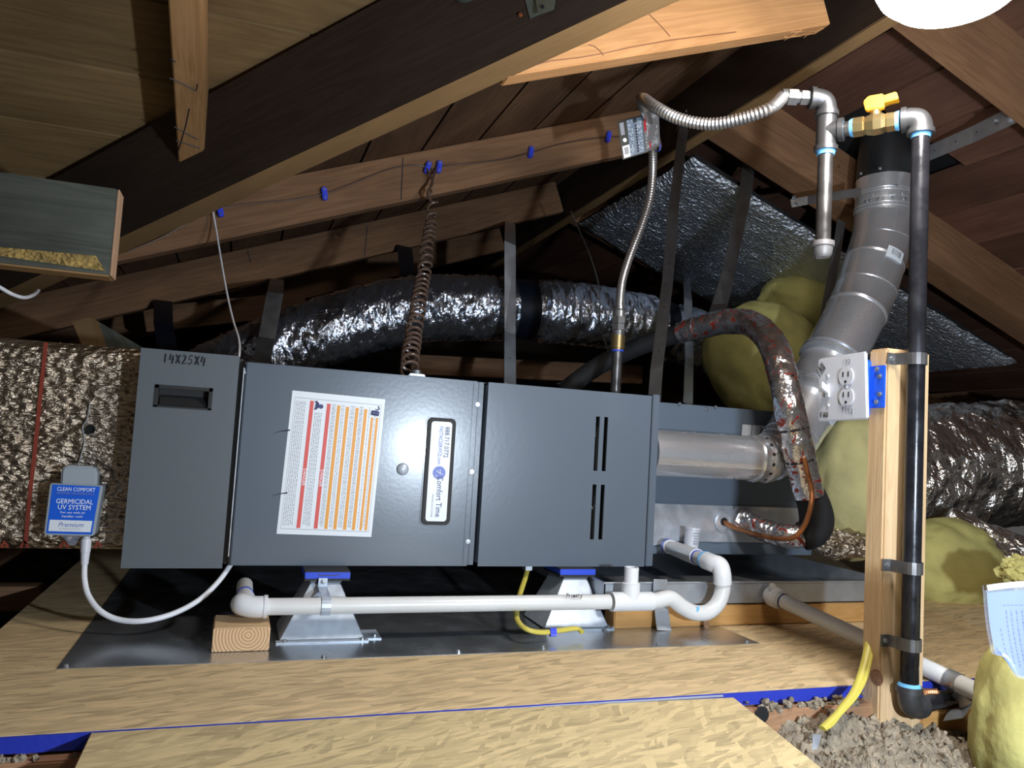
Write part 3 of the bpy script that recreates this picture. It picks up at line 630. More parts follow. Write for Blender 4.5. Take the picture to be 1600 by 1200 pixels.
mk('finger_lip', prism([V3((hx0+.008, YQ+.002, hz0+.004)), V3((hx0+.008, YQ+.018, hz0+.022)), V3((hx0+.008, YQ+.018, hz0+.004))], (hx1-hx0-.016, 0, 0)), 'black_rubber', HD)
hand('pen_marking', '14X25X4', at(253, 566, YQ), at(322, 571, YQ), .0150, NF, 'ink', FD, .0012)
mk('side_flange', box((fx1+.0085, YQ+.003, fz0+.006), (FX0-.003, YQ+.04, fz1-.004)), 'black_rubber', FC)
mk('bright_strip', box((fx1+.0078, YQ+.0015, fz0+.02), (fx1+.0098, YQ+.006, fz1-.02)), 'galv', FC)

# ================================================================== RETURN PLENUM (foil)
YPL = 1.50
pz1 = (at(10, 527, YPL).z+at(200, 543, YPL).z)/2; pz0 = at(100, 860, YPL).z; px1 = fx0+.002
PL = thing('return_plenum', 'crinkled foil covered plenum at the left with a red printed line', 'duct', (-.5, YPL+.3, pz0))
nx, nz = 150, 90; V, F = [], []
for i in range(nx+1):
    for j in range(nz+1):
        x_ = -1.0+(px1+1.0)*i/nx; z_ = pz0+(pz1-pz0)*j/nz; dpt = .004*noise.noise(V3((x_*14, z_*26, 0)))+.0045*noise.noise(V3((x_*45, z_*80, 5)))
        ek = min(1, (j)/6, (nz-j)/6); uvp = at(140, 770, YPL); dd = math.hypot(x_-uvp.x, z_-uvp.z); dpt += .012*max(0, 1-dd/.09)
        V.append(V3((x_, YPL+dpt*ek+(1-ek)**2*.02, z_)))
for i in range(nx):
    for j in range(nz): F.append((i*(nz+1)+j, (i+1)*(nz+1)+j, (i+1)*(nz+1)+j+1, i*(nz+1)+j+1))
mk('foil_face', (V, F), 'foil_plenum', PL, smooth=True)
mk('core', box((-1.0, YPL+.02, pz0+.002), (px1, YPL+.6, pz1-.002)), 'foil_plenum', PL, bevel=.004)
def onpl(px, py, lift=.004): return at(px, py, YPL-lift)
mk('red_line', ribbon([onpl(72, 535), onpl(66, 590), onpl(60, 650), onpl(54, 710), onpl(47, 770), onpl(40, 850)], (1, 0, 0), .006, .0008), 'red_tape', PL)
mk('red_print', join(*[ribbon([onpl(a, 856), onpl(a+d_, 846), onpl(a+2*d_, 855)], (0, 0, 1), .005, .0008) for a, d_ in ((2, 5), (32, 6), (93, 7), (148, 5))]), 'red_tape', PL)
for k, (py0, py1) in enumerate(((574, 580), (604, 602), (646, 652), (676, 684), (781, 786))):
    mk('crease', tube(resample(smooth([onpl(-40, py0, .001), onpl(50, py0+4*math.sin(k), .002), onpl(120, py1-3, .002), onpl(198, py1, .001)]), 60), [.0022+.0012*noise.noise(V3((i*.4, k, 0))) for i in range(60)], 7), 'foil_plenum', PL, smooth=True)
# wrinkles fanning from the lamp hole
hp = onpl(141, 671, .002)
mk('port_hole', lathe(hp, NF, [(-.003, .008), (.003, .008), (.003, .006), (-.001, .0055)], 18), 'felt', PL)
mk('tape_patch', tube(smooth([onpl(141, 628, .001), onpl(136, 655, .002), onpl(129, 668, .003), onpl(132, 690, .002), onpl(124, 722, .001)]), .004, 8, flat=.3), 'mastic', PL, smooth=True)

# ================================================================== UV UNIT
YU = 1.462
UV = thing('uv_light_unit', 'small grey germicidal UV unit with a blue label on the foil plenum', 'uv lamp', at(112, 836, YU))
q = quadmap([at(78, 755, YU), at(161, 759, YU), at(147, 838, YU), at(68, 836, YU)])
mk('housing', prism([q(*p) for p in ((.02, 0), (.98, 0), (1, .02), (1, .97), (.97, 1), (.03, 1), (0, .97), (0, .02))], (0, .034, 0)), 'grey_plastic', UV, bevel=.003)
mk('top_cap', prism([at(94, 758, YU+.002), at(96, 733, YU+.002), at(102, 727, YU+.002), at(146, 729, YU+.002), at(152, 735, YU+.002), at(151, 761, YU+.002)], (0, .03, 0)), 'grey_plastic', UV, bevel=.003)
LB = mk('label', slab(q, .05, .02, .95, .965, NF, .0001, .0004), 'label_blue', UV)
mk('label_panel', slab(q, .085, .70, .915, .92, NF, .0006, .0002), 'label_white', LB)
mk('rule', slab(q, .1, .205, .85, .213, NF, .0006, .0002), 'logo_blue', LB)
NL = .0009
text('lettering', 'CLEAN COMFORT', q(.15, .135), q(.87, .125), .0062, NF, 'print_white', LB, lift=NL)
text('lettering', 'INDOOR AIR ESSENTIALS', q(.15, .19), q(.86, .185), .0026, NF, 'ink_grey', LB, lift=NL)
text('lettering', 'GERMICIDAL', q(.16, .38), q(.87, .375), .0078, NF, 'print_white', LB, lift=NL)
text('lettering', 'UV SYSTEM', q(.21, .495), q(.84, .49), .0078, NF, 'print_white', LB, lift=NL)
text('lettering', 'For use with air', q(.27, .57), q(.75, .565), .0035, NF, 'print_white', LB, lift=NL)
text('lettering', 'handler coils', q(.31, .645), q(.71, .64), .0035, NF, 'print_white', LB, lift=NL)
text('lettering', 'Premium', q(.26, .83), q(.76, .825), .0075, NF, 'logo_blue', LB, shear=.35, lift=NL)
text('lettering', 'PURIFICATION', q(.30, .885), q(.70, .88), .0024, NF, 'ink_grey', LB, lift=NL)
mk('bottom_bracket', prism([at(98, 838, YU+.012), at(126, 838, YU+.012), at(118, 852, YU+.012), at(108, 852, YU+.012)], (0, .01, 0)), 'clear', UV)
ca = at(135, 838, YU+.012); cb = at(132, 882, YU+.008)
mk('cable_gland', tube([ca, ca.lerp(cb, .08), ca.lerp(cb, .09), ca.lerp(cb, .55), ca.lerp(cb, .56), cb], [.006, .006, .0085, .0078, .0072, .0058], 18), 'white_plastic', UV, smooth=True)
cp = [cb, at(132, 905, 1.455), at(138, 930, 1.44), at(156, 954, 1.42), at(185, 968, 1.41), at(225, 970, 1.40), at(270, 959, 1.41), at(310, 938, 1.43), at(340, 910, 1.455), at(359, 884, 1.475), at(368, 868, 1.49)]
mk('cable', tube(smooth(cp, 10), .0046, 12), 'white_cable', UV, smooth=True, label='white cable sagging to the furnace')

# ================================================================== COIL CABINET
YC = 1.612; CZ0, CZ1 = .108, .462
CC = thing('coil_cabinet', 'grey blue evaporator coil cabinet to the right of the furnace', 'coil cabinet', (1.1, YC+.25, CZ0))
mk('body', box((FX1-.01, YC, CZ0), (1.385, YC+.52, CZ1)), 'coil_paint', CC, bevel=.002)
mk('access_panel', box((FX1+.012, YC-.003, .245), (1.375, YC, CZ1-.006)), 'coil_paint', CC, bevel=.001)
zt1, zt0 = at(1100, 789, YC).z, at(1100, 846, YC).z
V, F = [], []; nx, nz = 90, 14
for i in range(nx+1):
    for j in range(nz+1):
        x_ = FX1+.001+(1.36-FX1)*i/nx; z_ = zt0+(zt1-zt0)*j/nz
        if i < 26: z_ = zt0-.026*(1-i/26)*(1-j/nz)+(zt1-zt0)*0+(z_-zt0)
        V.append(V3((x_, YC-.003-.003*noise.noise(V3((x_*30, z_*40, 1)))-.001, z_)))
for i in range(nx):
    for j in range(nz): F.append((i*(nz+1)+j, (i+1)*(nz+1)+j, (i+1)*(nz+1)+j+1, i*(nz+1)+j+1))
mk('foil_tape_band', (V, F), 'mastic', CC, smooth=True)
pp = at(1131, 815, YC-.006); mk('port_plate', lathe(pp, NF, [(0, .026), (.0015, .026), (.003, .02), (.0015, .019), (.0015, .012), (-.002, .011)], 30), 'mastic', CC, smooth=True)
mk('port_dark', lathe(pp+V3((0, -.0018, 0)), NF, [(0, .0095), (.0006, .0095)], 18), 'felt', CC)
q = quadmap([at(1160, 663, YC-.003), at(1212, 667, YC-.003), at(1210, 690, YC-.003), at(1158, 686, YC-.003)])
LBc = mk('label', slab(q, .3, 0, 1.2, 1.2, NF, .0003, .0003), 'label_white', CC); mk('label', slab(q, .0, 0, .27, 1.2, NF, .0003, .0003), 'label_white', CC)
text('lettering', 'AU', q(.52, .05), q(.52, .95), .010, NF, 'ink', LBc, lift=.0012)
for px, py in ((1104, 639), (1062, 631), (1146, 792), (1118, 636)): mk('screw', screw_vf(at(px, py, YC-.004), NF, .004, .004), 'screw', CC, smooth=True)

# ================================================================== FLUE VENT
YFL = 1.53
FL = thing('flue_vent', 'galvanised flue vent pipe rising from the furnace to the roof', 'vent pipe', at(1030, 740, YFL))
f0, f1 = at(1012, 707, YFL), at(1180, 716, YFL); f1.z = f0.z = (f0.z+f1.z)/2
mk('horizontal_pipe', tube([f0, f1], .0515, 40), 'flue', FL, smooth=True)
fd = (f1-f0).normalized()
mk('seam_bead', cyl(f0+V3((.005, -.0455, -.023)), f1+V3((0, -.0455, -.023)), .0018, seg=8), 'flue', FL, smooth=True)
mk('collar', lathe(f1-fd*.012, fd, [(0, .0535), (.004, .056), (.008, .0535), (.03, .0535), (.034, .0565), (.04, .0565), (.044, .0545), (.05, .0545)], 40), 'flue', FL, smooth=True)
for k in range(6):
    a = math.pi*(.15+.14*k); n_ = V3((0, -math.sin(a), math.cos(a))); mk('collar_dimple', screw_vf(f1+fd*.012+n_*.0535, n_, .004, .002), 'dark_steel', FL)
mk('collar_clip', tube([f1+fd*.018+V3((0, -.0555, .018)), f1+fd*.022+V3((0, -.0575, .012)), f1+fd*.022+V3((0, -.0575, -.012)), f1+fd*.018+V3((0, -.0555, -.018))], .002, 8), 'screw', FL, smooth=True)
mk('furnace_collar', lathe(V3((FX1, YFL, f0.z)), (1, 0, 0), [(0, .058), (.002, .058), (.002, .0535), (.008, .0535)], 36), 'flue', FL, smooth=True)
# elbow gores from horizontal to the slanting run
s0, s1 = at(1262, 632, 1.53), at(1345, 475, 1.60); s2 = at(1382, 350, 1.63)
e0 = f1+fd*.03; ed = (s1-s0).normalized()
b_0, b_1 = f1+fd*.012, f1+fd*.070; b_2 = b_1+ed*.085
el = [b_0.lerp(b_1, t/12).lerp(b_1.lerp(b_2, t/12), t/12) for t in range(13)]
gp = resample(el, 6)
for k in range(5):
    a, b = gp[k], gp[k+1]; r0 = .052+.0026*k
    mk('elbow_gore', tube([a-(b-a)*.04, a+(b-a)*.02, a+(b-a)*.06, a+(b-a)*.9, b], [r0+.001, r0+.0022, r0, r0+.0012, r0+.0014], 36), 'flue', FL, smooth=True)
mk('slanted_pipe', tube([gp[-1]-ed*.008, gp[-1]+ed*.03, gp[-1]+ed*.07, s1-ed*.03], [.064, .066, .072, .074], 40), 'flue', FL, smooth=True)
def ringband(p, d, r, t=.004): return lathe(p-d*t, d, [(0, r), (t*.5, r+.0022), (t, r+.0026), (t*1.5, r+.0022), (t*2, r)], 40)
for s_ in (.0, .012, .115, .127): mk('bead', ringband(s0+ed*(.03+s_), ed, .0722+.0008*s_/.03, .003), 'flue', FL, smooth=True)
b2 = smooth([s1-ed*.035, s1+ed*.01, s1.lerp(s2, .45)+V3((.004, 0, 0)), s2-V3((0, 0, .02)), s2+V3((0, 0, .02))], 6)
gp2 = resample(b2, 5)
for k in range(4):
    a, b = gp2[k], gp2[k+1]
    mk('elbow_gore', tube([a-(b-a)*.03, a+(b-a)*.04, a+(b-a)*.08, a+(b-a)*.94, b], [.0748, .0772, .0752, .0755, .0760], 40), 'flue', FL, smooth=True)
mk('vertical_pipe', tube([gp2[-1]-V3((0, 0, .01)), gp2[-1]+V3((0, 0, .05)), gp2[-1]+V3((0, 0, .10))], [.076, .076, .075], 40), 'flue', FL, smooth=True)
vz = gp2[-1]
for dz in (.012, .022, .055, .062): mk('bead', ringband(vz+V3((0, 0, dz)), V3((0, 0, 1)), .076, .003), 'flue', FL, smooth=True)
for k in range(7):
    a = math.pi*(.62+.14*k); n_ = V3((math.cos(a)*1, math.sin(a)*1, 0)); n_ = V3((math.cos(a+.45), -abs(math.sin(a+.45)), 0))
    mk('lock_tab', box((-.009, -.0015, -.005), (.009, .0015, .005)), 'flue', FL, Matrix.Translation(vz+V3((0, 0, .04))+n_*.0765) @ n_.to_track_quat('-Y', 'Z').to_matrix().to_4x4(), bevel=.001)
    mk('lock_screw', screw_vf(vz+V3((0, 0, .028))+n_*.076, n_, .0035, .003), 'screw', FL)
mk('storm_collar', tube([vz+V3((0, 0, .10)), vz+V3((0, 0, .145)), V3((vz.x, vz.y, zC(vz.x)+.05))], [.0755, .072, .066], 40), 'dark_steel', FL, smooth=True)
for px, py in ((1345, 271), (1375, 263), (1400, 290)):
    pt = at(px, py, 1.56); mk('screw', screw_vf(pt, (pt-V3((vz.x, vz.y, pt.z))).normalized(), .004, .004), 'screw', FL)
# bar-code stickers
def wrap(cen, dirn, r, a0, a1, t0, t1, n=8):
    dirn = V3(dirn).normalized(); u = V3((0, -1, 0)); u = (u-dirn*u.dot(dirn)).normalized(); w_ = dirn.cross(u); V, F = [], []
    for i in range(n+1):
        a = a0+(a1-a0)*i/n; d_ = u*math.cos(a)+w_*math.sin(a); V += [cen+dirn*t0+d_*r, cen+dirn*t1+d_*r]
    for i in range(n): F.append((2*i, 2*i+1, 2*i+3, 2*i+2))
    return V, F
for cen, dirn, r, a0, a1, t0, t1 in ((gp2[2], (gp2[2]-gp2[1]), .0786, -.42, .22, -.012, .022), (s0, ed, .0735, .55, 1.25, -.012, .022)):
    for sgn in (1,):
        stk = mk('sticker', wrap(cen, dirn, r, a0, a1, t0, t1), 'label_white', FL)
        mk('bar_code', join(*[wrap(cen, dirn, r+.0004, a0+(a1-a0)*(.25+.06*k), a0+(a1-a0)*(.25+.06*k+random.choice((.02, .035))), t0+(t1-t0)*.35, t0+(t1-t0)*.85, 2) for k in range(10)]), 'ink', stk)
# flue straps
def strap(name, path, wdir, w_, th, m, lab, cat='strap', holes=0, **kw):
    p = [V3(a) for a in path]; o = mk(name, ribbon(p, wdir, w_, th), m); setp(o, lab, cat, **kw)
    if holes:
        rs = resample(p, holes+2)[1:-1]; fr = frames(rs); hv = []
        for i, a in enumerate(rs):
            t = (rs[min(i+1, len(rs)-1)]-rs[max(i-1, 0)]).normalized(); wd = V3(wdir); wd = (wd-t*wd.dot(t)).normalized(); nn = t.cross(wd)
            if nn.dot(a-CAM) > 0: nn = -nn
            hv.append(lathe(a+nn*th*.5, nn, [(0, .0022), (.0002, .0022)], 8))
        mk('nail_hole', join(*hv), 'print_white' if kw.get('group') == 'x' else 'felt', o)
    return o
fs = strap('flue_bracket', [at(1400, 272, 1.60), at(1418, 262, 1.60), at(1450, 240, 1.52), at(1520, 210, 1.36), at(1570, 186, 1.24), at(1590, 176, 1.198)], (0, .25, 1), .040, .0012, 'galv', 'bent steel strap from the flue to the rafter at the upper right', holes=5)
mks('screw', [screw_vf(at(1556, 188, 1.25), (-.2, -1, -.3), .005, .005), screw_vf(at(1582, 176, 1.19), (-.2, -1, -.3), .005, .005)], 'screw', fs)
fs = strap('flue_bracket', [at(1346, 300, 1.60), at(1300, 307, 1.66), at(1262, 313, 1.72), at(1236, 318, 1.745)], (0, 0, 1), .024, .0012, 'galv_dull', 'short steel strap holding the flue to the rafter left of it')
mks('screw', [screw_vf(at(1240, 309, 1.74), NF, .006, .006), screw_vf(at(1243, 320, 1.74), NF, .006, .006)], 'screw', fs)

# ================================================================== FOIL PANEL under the far slope
def zP(x): return 1.226-MR*(x-1.15)
V, F = [], []; nx, ny = 150, 90
for i in range(nx+1):
    for j in range(ny+1):
        x_ = 1.19+1.31*i/nx; y_ = 1.93+.815*j/ny; e = min(i, j, nx-i, ny-j)
        V.append(V3((x_+.006*noise.noise(V3((y_*20, 3, 0)))*(e < 2), y_+.008*noise.noise(V3((x_*18, 1, 0)))*(e < 2), zP(x_)-.020+.006*noise.noise(V3((x_*9, y_*7, 0)))+.004*noise.noise(V3((x_*30, y_*34, 0)))+.018*max(0, 1-e/3))))
for i in range(nx):
    for j in range(ny): F.append((i*(ny+1)+j, i*(ny+1)+j+1, (i+1)*(ny+1)+j+1, (i+1)*(ny+1)+j))
PN = thing('reflective_insulation', 'reflective foil insulation panel fixed under the right roof slope', 'insulation', (1.85, 2.3, zP(1.85)))
mk('foil_sheet', (V, F), 'foil_panel', PN, smooth=True)
mk('panel_core', prism([(1.2, 1.94, zP(1.2)-.004), (2.49, 1.94, zP(2.49)-.004), (2.49, 2.74, zP(2.49)-.004), (1.2, 2.74, zP(1.2)-.004)], (0, 0, .02)), 'felt', PN)

# ================================================================== FLEX DUCT at the back
YD = 2.42
path = resample(smooth([at(250, 640, YD), at(330, 596, YD), at(420, 552, YD), at(520, 514, YD), at(600, 492, YD), at(670, 482, YD), at(760, 482, YD), at(880, 488, YD), at(980, 502, YD), at(1060, 522, YD), at(1130, 545, YD), at(1230, 580, YD)]), 320)
FDu = thing('flexible_duct', 'shiny crinkled flexible foil duct running behind the furnace', 'duct', path[110])
bands = [(160, 170), (237, 243)]
def dd(i, a, p):
    s_ = i*.55; r_ = .004*noise.noise(V3((s_*.55, math.cos(a)*2.0, math.sin(a)*2.0)))+.0085*abs(noise.noise(V3((s_*.9, math.cos(a)*1.3, math.sin(a)*1.3+4))))+.004*noise.noise(V3((s_*1.7, math.cos(a)*4, math.sin(a)*4)))
    for b0_, b1_ in bands:
        if b0_-4 <= i <= b1_+4: r_ -= .012
    return r_
mk('foil_jacket', tube(path, .104, 88, disp=dd), 'foil_duct', FDu, smooth=True)
for b0_, b1_ in bands: mk('joint_band', tube(path[b0_:b1_+1], [.101]*(b1_-b0_+1), 48), 'dark_tape', FDu, smooth=True)

# ================================================================== STRAPS holding furnace and coil
strap('hanging_strap', [at(433, 436, 2.745), at(430, 458, 2.29), at(417, 528, 2.25), at(408, 566, 2.12), at(405, 590, 2.1)], (1, 0, 0), .045, .0012, 'galv_dull', 'leftmost grey steel hanging strap above the warning label', holes=3)
strap('hanging_strap', [at(797, 348, 2.745), at(797, 380, 2.29), at(797, 520, 2.25), at(797, 600, 2.12), at(797, 640, 2.1)], (1, .25, 0), .040, .0012, 'galv', 'bright steel hanging strap in front of the flexible duct', holes=5)
o = strap('hanging_strap', [V3((1.126, 1.90, 1.262)), at(1072, 178, 1.89), at(1066, 215, 1.87), at(1052, 330, 1.78), at(1043, 440, 1.70), at(1033, 520, 1.62), at(1026, 575, 1.56), at(1023, 616, 1.53), at(1023, 628, 1.53)], (.55, -.83, 0), .030, .0012, 'galv_dull', 'long steel strap from the ridge beam to the furnace corner', holes=6)
mks('screw', [screw_vf(at(1075, 152, 1.885), NF, .005, .005), screw_vf(at(1073, 174, 1.88), NF, .005, .005)], 'screw', o)
strap('hanging_strap', [at(1172, 240, 1.90), at(1165, 300, 1.905), at(1150, 370, 1.905), at(1135, 440, 1.90), at(1122, 485, 1.87), at(1118, 503, 1.80)], (1, .2, 0), .050, .0012, 'galv_dull', 'wide dark strap crossing the foil panel to the insulated lines', holes=4)
strap('hanging_strap', [at(1073, 440, 2.72), at(1075, 468, 2.28), at(1077, 560, 2.1), at(1075, 632, 1.9)], (1, .2, 0), .030, .0012, 'galv', 'narrow strap dropping to the top of the coil cabinet', holes=2)
strap('hanging_strap', [at(1315, 345, 1.74), at(1306, 400, 1.74), at(1293, 470, 1.74), at(1280, 540, 1.72), at(1272, 600, 1.70)], (1, .2, 0), .036, .0012, 'galv_dull', 'dark strap half hidden behind the slanting flue', holes=3)
for pth, lab in (([at(632, 385, 2.73), at(636, 420, 2.6), at(640, 450, 2.5)], 'dark blue webbing loop beside the coiled brown wire'), ([at(255, 470, 2.73), at(255, 505, 2.6), at(262, 545, 2.5)], 'dark blue webbing loop behind the filter cabinet')):
    strap('duct_strap', pth, (1, .1, 0), .055, .002, 'dark_tape', lab)

# ================================================================== GAS PIPING
YG = .935
gt, gb = at(1433, 182, YG), at(1427, 1082, YG); gx = (gt.x+gb.x)/2; gt.x = gb.x = gx
GP = thing('gas_pipe', 'black gas pipe clamped to the wooden post with a yellow handled valve', 'gas pipe', gb)
RP = .0134
mk('riser', cyl(gb, gt, RP, seg=28), 'blackpipe', GP, smooth=True)
def elbow90(c, d1_, d2_, r=RP*1.32, k=.026, m='cast', par=GP, name='elbow'):
    c, d1_, d2_ = V3(c), V3(d1_).normalized(), V3(d2_).normalized()
    pth = smooth([c+d1_*k, c+d1_*k*.6, (c+(d1_+d2_)*k*.16), c+d2_*k*.6, c+d2_*k], 6); n_ = len(pth)
    rr = [r for i in range(n_)]
    o_ = mk(name, join(tube(pth, rr, 24), lathe(c+d1_*k*.78, d1_, [(0, r), (0, r*1.16), (k*.3, r*1.16), (k*.3, r)], 24), lathe(c+d2_*k*.78, d2_, [(0, r), (0, r*1.16), (k*.3, r*1.16), (k*.3, r)], 24)), m, par, smooth=True)
    return o_
zt = gt.z; tee = atZ(1291, 206, zt); hd = (tee-gt); hd.z = 0; hl = hd.length; hd.normalize()
el_c = V3((gx, gt.y, zt)); elbow90(el_c, hd, (0, 0, -1))
mks('thread_sealant', [lathe(el_c+V3((0, 0, -.026)), (0, 0, -1), [(0, RP*1.16), (.005, RP*1.1), (.008, RP*1.04)], 24), lathe(el_c+hd*.031, hd, [(0, RP*1.2), (.007, RP*1.1)], 24)], 'lightblue', GP, smooth=True)
v0, v1 = el_c+hd*.037, el_c+hd*.100
VB = mk('valve_body', join(lathe(v0, hd, [(0, .016), (.012, .0165), (.014, .0145), (.02, .018), (.032, .019), (.042, .0165), (.046, .0145), (.048, .017), (.063, .017)], 8), lathe(v0+hd*.03+V3((0, 0, .012)), (0, 0, 1), [(0, .009), (.012, .009), (.012, .006), (.02, .006)], 16)), 'brass', GP)
vc = v0+hd*.03+V3((0, 0, .034)); sd = V3((-hd.y, hd.x, 0))
hdir = (V3((.9, -.3, .12))).normalized()
mk('valve_handle', join(prism([vc+hd*.014-V3((0, 0, .012)), vc+hd*.018+V3((0, 0, .004)), vc+hd*.010+V3((0, 0, .012)), vc-hd*.012+V3((0, 0, .012)), vc-hd*.014-V3((0, 0, .012))], sd*.012), prism([vc+V3((0, 0, .0)), vc+V3((0, 0, .012)), vc-hd*.030+V3((0, 0, .017)), vc-hd*.034+V3((0, 0, .004))], -sd*.020)), 'yellow_handle', VB, bevel=.0015)
mk('nipple', cyl(v1, tee-hd*.02, RP*.9, seg=22), 'greypipe', GP, smooth=True)
mks('thread_sealant', [lathe(v1, hd, [(0, RP*1.2), (.006, RP*1.0)], 22), lathe(tee-hd*.028, hd, [(0, RP*1.0), (.006, RP*1.3)], 22)], 'lightblue', GP, smooth=True)
mk('tee', join(tube([tee+V3((0, 0, .032)), tee-V3((0, 0, .032))], .0165, 24), lathe(tee+V3((0, 0, .026)), (0, 0, 1), [(0, .0165), (0, .0195), (.008, .0195), (.008, .012)], 24), lathe(tee-V3((0, 0, .026)), (0, 0, -1), [(0, .0165), (0, .0195), (.008, .0195), (.008, .012)], 24), lathe(tee, -hd, [(0, .0165), (.02, .0165), (.02, .0195), (.028, .0195), (.028, .012)], 24)), 'cast', GP, smooth=True)
mk('thread_sealant', lathe(tee-V3((0, 0, .034)), (0, 0, -1), [(0, RP*1.2), (.007, RP*1.05)], 22), 'lightblue', GP, smooth=True)
cap_z = at(1288, 400, tee.y).z
mk('drip_leg', cyl(tee-V3((0, 0, .034)), V3((tee.x, tee.y, cap_z+.018)), RP*.92, seg=24), 'greypipe', GP, smooth=True)
mk('drip_cap', lathe(V3((tee.x, tee.y, cap_z+.024)), (0, 0, -1), [(0, .0165), (0, .0185), (.008, .0185), (.009, .0165), (.022, .015), (.027, .011), (.028, .0001)], 24), 'cap', GP, smooth=True)
# upper elbow and flexible connector
fdir = (at(1150, 188, 1.07)-at(1262, 158, 1.03)).normalized(); fdir = V3((fdir.x, fdir.y, 0)).normalized()
ec = tee+V3((0, 0, .058)); elbow90(ec, (0, 0, -1), fdir, RP*1.2, .028)
# bottom elbow and stub
bd = V3((.75, .22, -.02)).normalized(); be = gb+V3((0, 0, -.022)); elbow90(be, (0, 0, 1), bd, RP*1.25, .03)
mks('thread_sealant', [lathe(be+V3((0, 0, .03)), (0, 0, 1), [(0, RP*1.35), (.007, RP*1.05)], 22), lathe(be+bd*.03, bd, [(0, RP*1.25), (.006, RP*1.05)], 22)], 'lightblue', GP, smooth=True)
mk('stub_pipe', cyl(be+bd*.03, be+bd*.20, RP, seg=22), 'blackpipe', GP, smooth=True)
FXC = thing('gas_connector', 'corrugated stainless gas connector looping down to the furnace', 'gas hose', at(966, 612, 1.62))
n0 = ec+fdir*.030
mk('flare_nut', join(lathe(n0, fdir, [(0, .010), (.004, .013), (.016, .013), (.017, .010), (.022, .010)], 6), lathe(n0+fdir*.022, fdir, [(0, .0145), (.016, .0145), (.018, .011)], 6), lathe(n0+fdir*.04, fdir, [(0, .0125), (.008, .0125)], 20)), 'zinc_fit', FXC)
fp = smooth([n0+fdir*.045, at(1205, 168, 1.06), at(1160, 185, 1.09), at(1110, 194, 1.13), at(1062, 186, 1.17), at(1025, 168, 1.21), at(1006, 155, 1.27), at(1002, 158, 1.37), at(1010, 180, 1.48), at(1018, 215, 1.57), at(1020, 255, 1.61), at(1016, 305, 1.62), at(1003, 350, 1.62), at(984, 400, 1.62), at(972, 440, 1.62), at(968, 480, 1.62)], 14)
fp1 = resample(fp, 700)
mk('hose', tube(fp1, [.0100+(.0011 if i < 330 else .0002)*math.sin(i*2*math.pi/4) for i in range(700)], 14), 'steel_flex', FXC, smooth=True)
pb = at(968, 478, 1.62); pz = V3((pb.x, pb.y, FZ1-.01)); dn = V3((0, 0, -1))
mk('flare_nut', join(lathe(pb, dn, [(0, .011), (.008, .012), (.012, .0155), (.026, .0155)], 20), lathe(pb+dn*.026, dn, [(0, .0165), (.016, .0165)], 6), lathe(pb+dn*.043, dn, [(0, .0155), (.014, .0155)], 6), lathe(pb+dn*.058, dn, [(0, .0135), (.012, .0135)], 20)), 'zinc_fit', FXC)
mk('brass_adapter', lathe(pb+dn*.07, dn, [(0, .0165), (.03, .0165), (.031, .0145), (.034, .0145)], 20), 'brass', FXC, smooth=True)
mk('sealant_ring', lathe(pb+dn*.104, dn, [(0, .0145), (.004, .0145)], 20), 'primer', FXC)
mk('inlet_pipe', cyl(pb+dn*.105, pz, .0118, seg=22), 'greypipe', FXC, smooth=True)
# tag
TG = thing('connector_tag', 'grey folded warning tag hanging on the gas connector', 'tag', at(1000, 245, 1.50))
qa = quadmap([at(964, 190, 1.50), at(1003, 180, 1.49), at(1008, 239, 1.49), at(973, 250, 1.50)]); qb = quadmap([at(1003, 180, 1.49), at(1029, 173, 1.53), at(1031, 227, 1.53), at(1008, 239, 1.49)])
na_ = (qa(1, 0)-qa(0, 0)).cross(qa(0, 1)-qa(0, 0)).normalized(); na_ = -na_ if na_.y > 0 else na_
nb2 = (qb(1, 0)-qb(0, 0)).cross(qb(0, 1)-qb(0, 0)).normalized(); nb2 = -nb2 if nb2.y > 0 else nb2
ta = mk('tag_panel', slab(qa, 0, 0, 1, 1, na_, 0, .0006), 'tag_dark', TG); tb = mk('tag_panel', slab(qb, 0, 0, 1, 1, nb2, 0, .0006), 'tag_grey', TG)
mk('print_block', slab(qa, .36, .03, .98, .97, na_, .0008, .0002), 'tag_blue', ta)
mk('bar_code_patch', slab(qa, .06, .66, .36, .97, na_, .0008, .0002), 'print_white', ta)
mk('bar_code', join(*[patch(qa, .12, .72+.035*k, .30, .74+.035*k, na_, .0013) for k in range(5)]), 'ink', ta)
mk('barcode_label', slab(qa, .08, .06, .24, .38, na_, .0008, .0002), 'ink_grey', ta)
mk('certification_mark', lathe(qa(.2, .52)+na_*.0008, na_, [(0, .0045), (.0004, .0045)], 16), 'print_white', ta)
mk('warning_block', slab(qa, .62, .04, .76, .15, na_, .0012, .0002), 'ink', ta)
mk('bold_print', join(*[patch(qa, .66, .2+.075*k, .74, .2+.075*k+.055, na_, .0014) for k in range(10)]), 'ink', ta)
mk('small_print', join(*[patch(qb, .1+.1*i, .08+.04*j, .16+.1*i, .08+.04*j+random.choice((.015, .03)), nb2, .0009) for i in range(8) for j in range(21) if random.random() < .7]), 'label_white', tb)
mk('small_print', join(*[patch(qa, .40+.07*i, .06+.045*j, .43+.07*i, .06+.045*j+random.choice((.015, .032)), na_, .0013) for i in range(8) for j in range(20) if random.random() < .6 and i not in (3, 4)]), 'label_white', ta)
mk('red_print', join(patch(qb, .05, .02, .17, .45, nb2, .0010), patch(qb, .30, .50, .38, .95, nb2, .0010)), 'print_red', tb)
mk('tie', tube(smooth([at(1022, 226, 1.56), at(1030, 222, 1.55), at(1031, 234, 1.55), at(1024, 236, 1.57)]), .002, 8), 'logo_blue', TG)

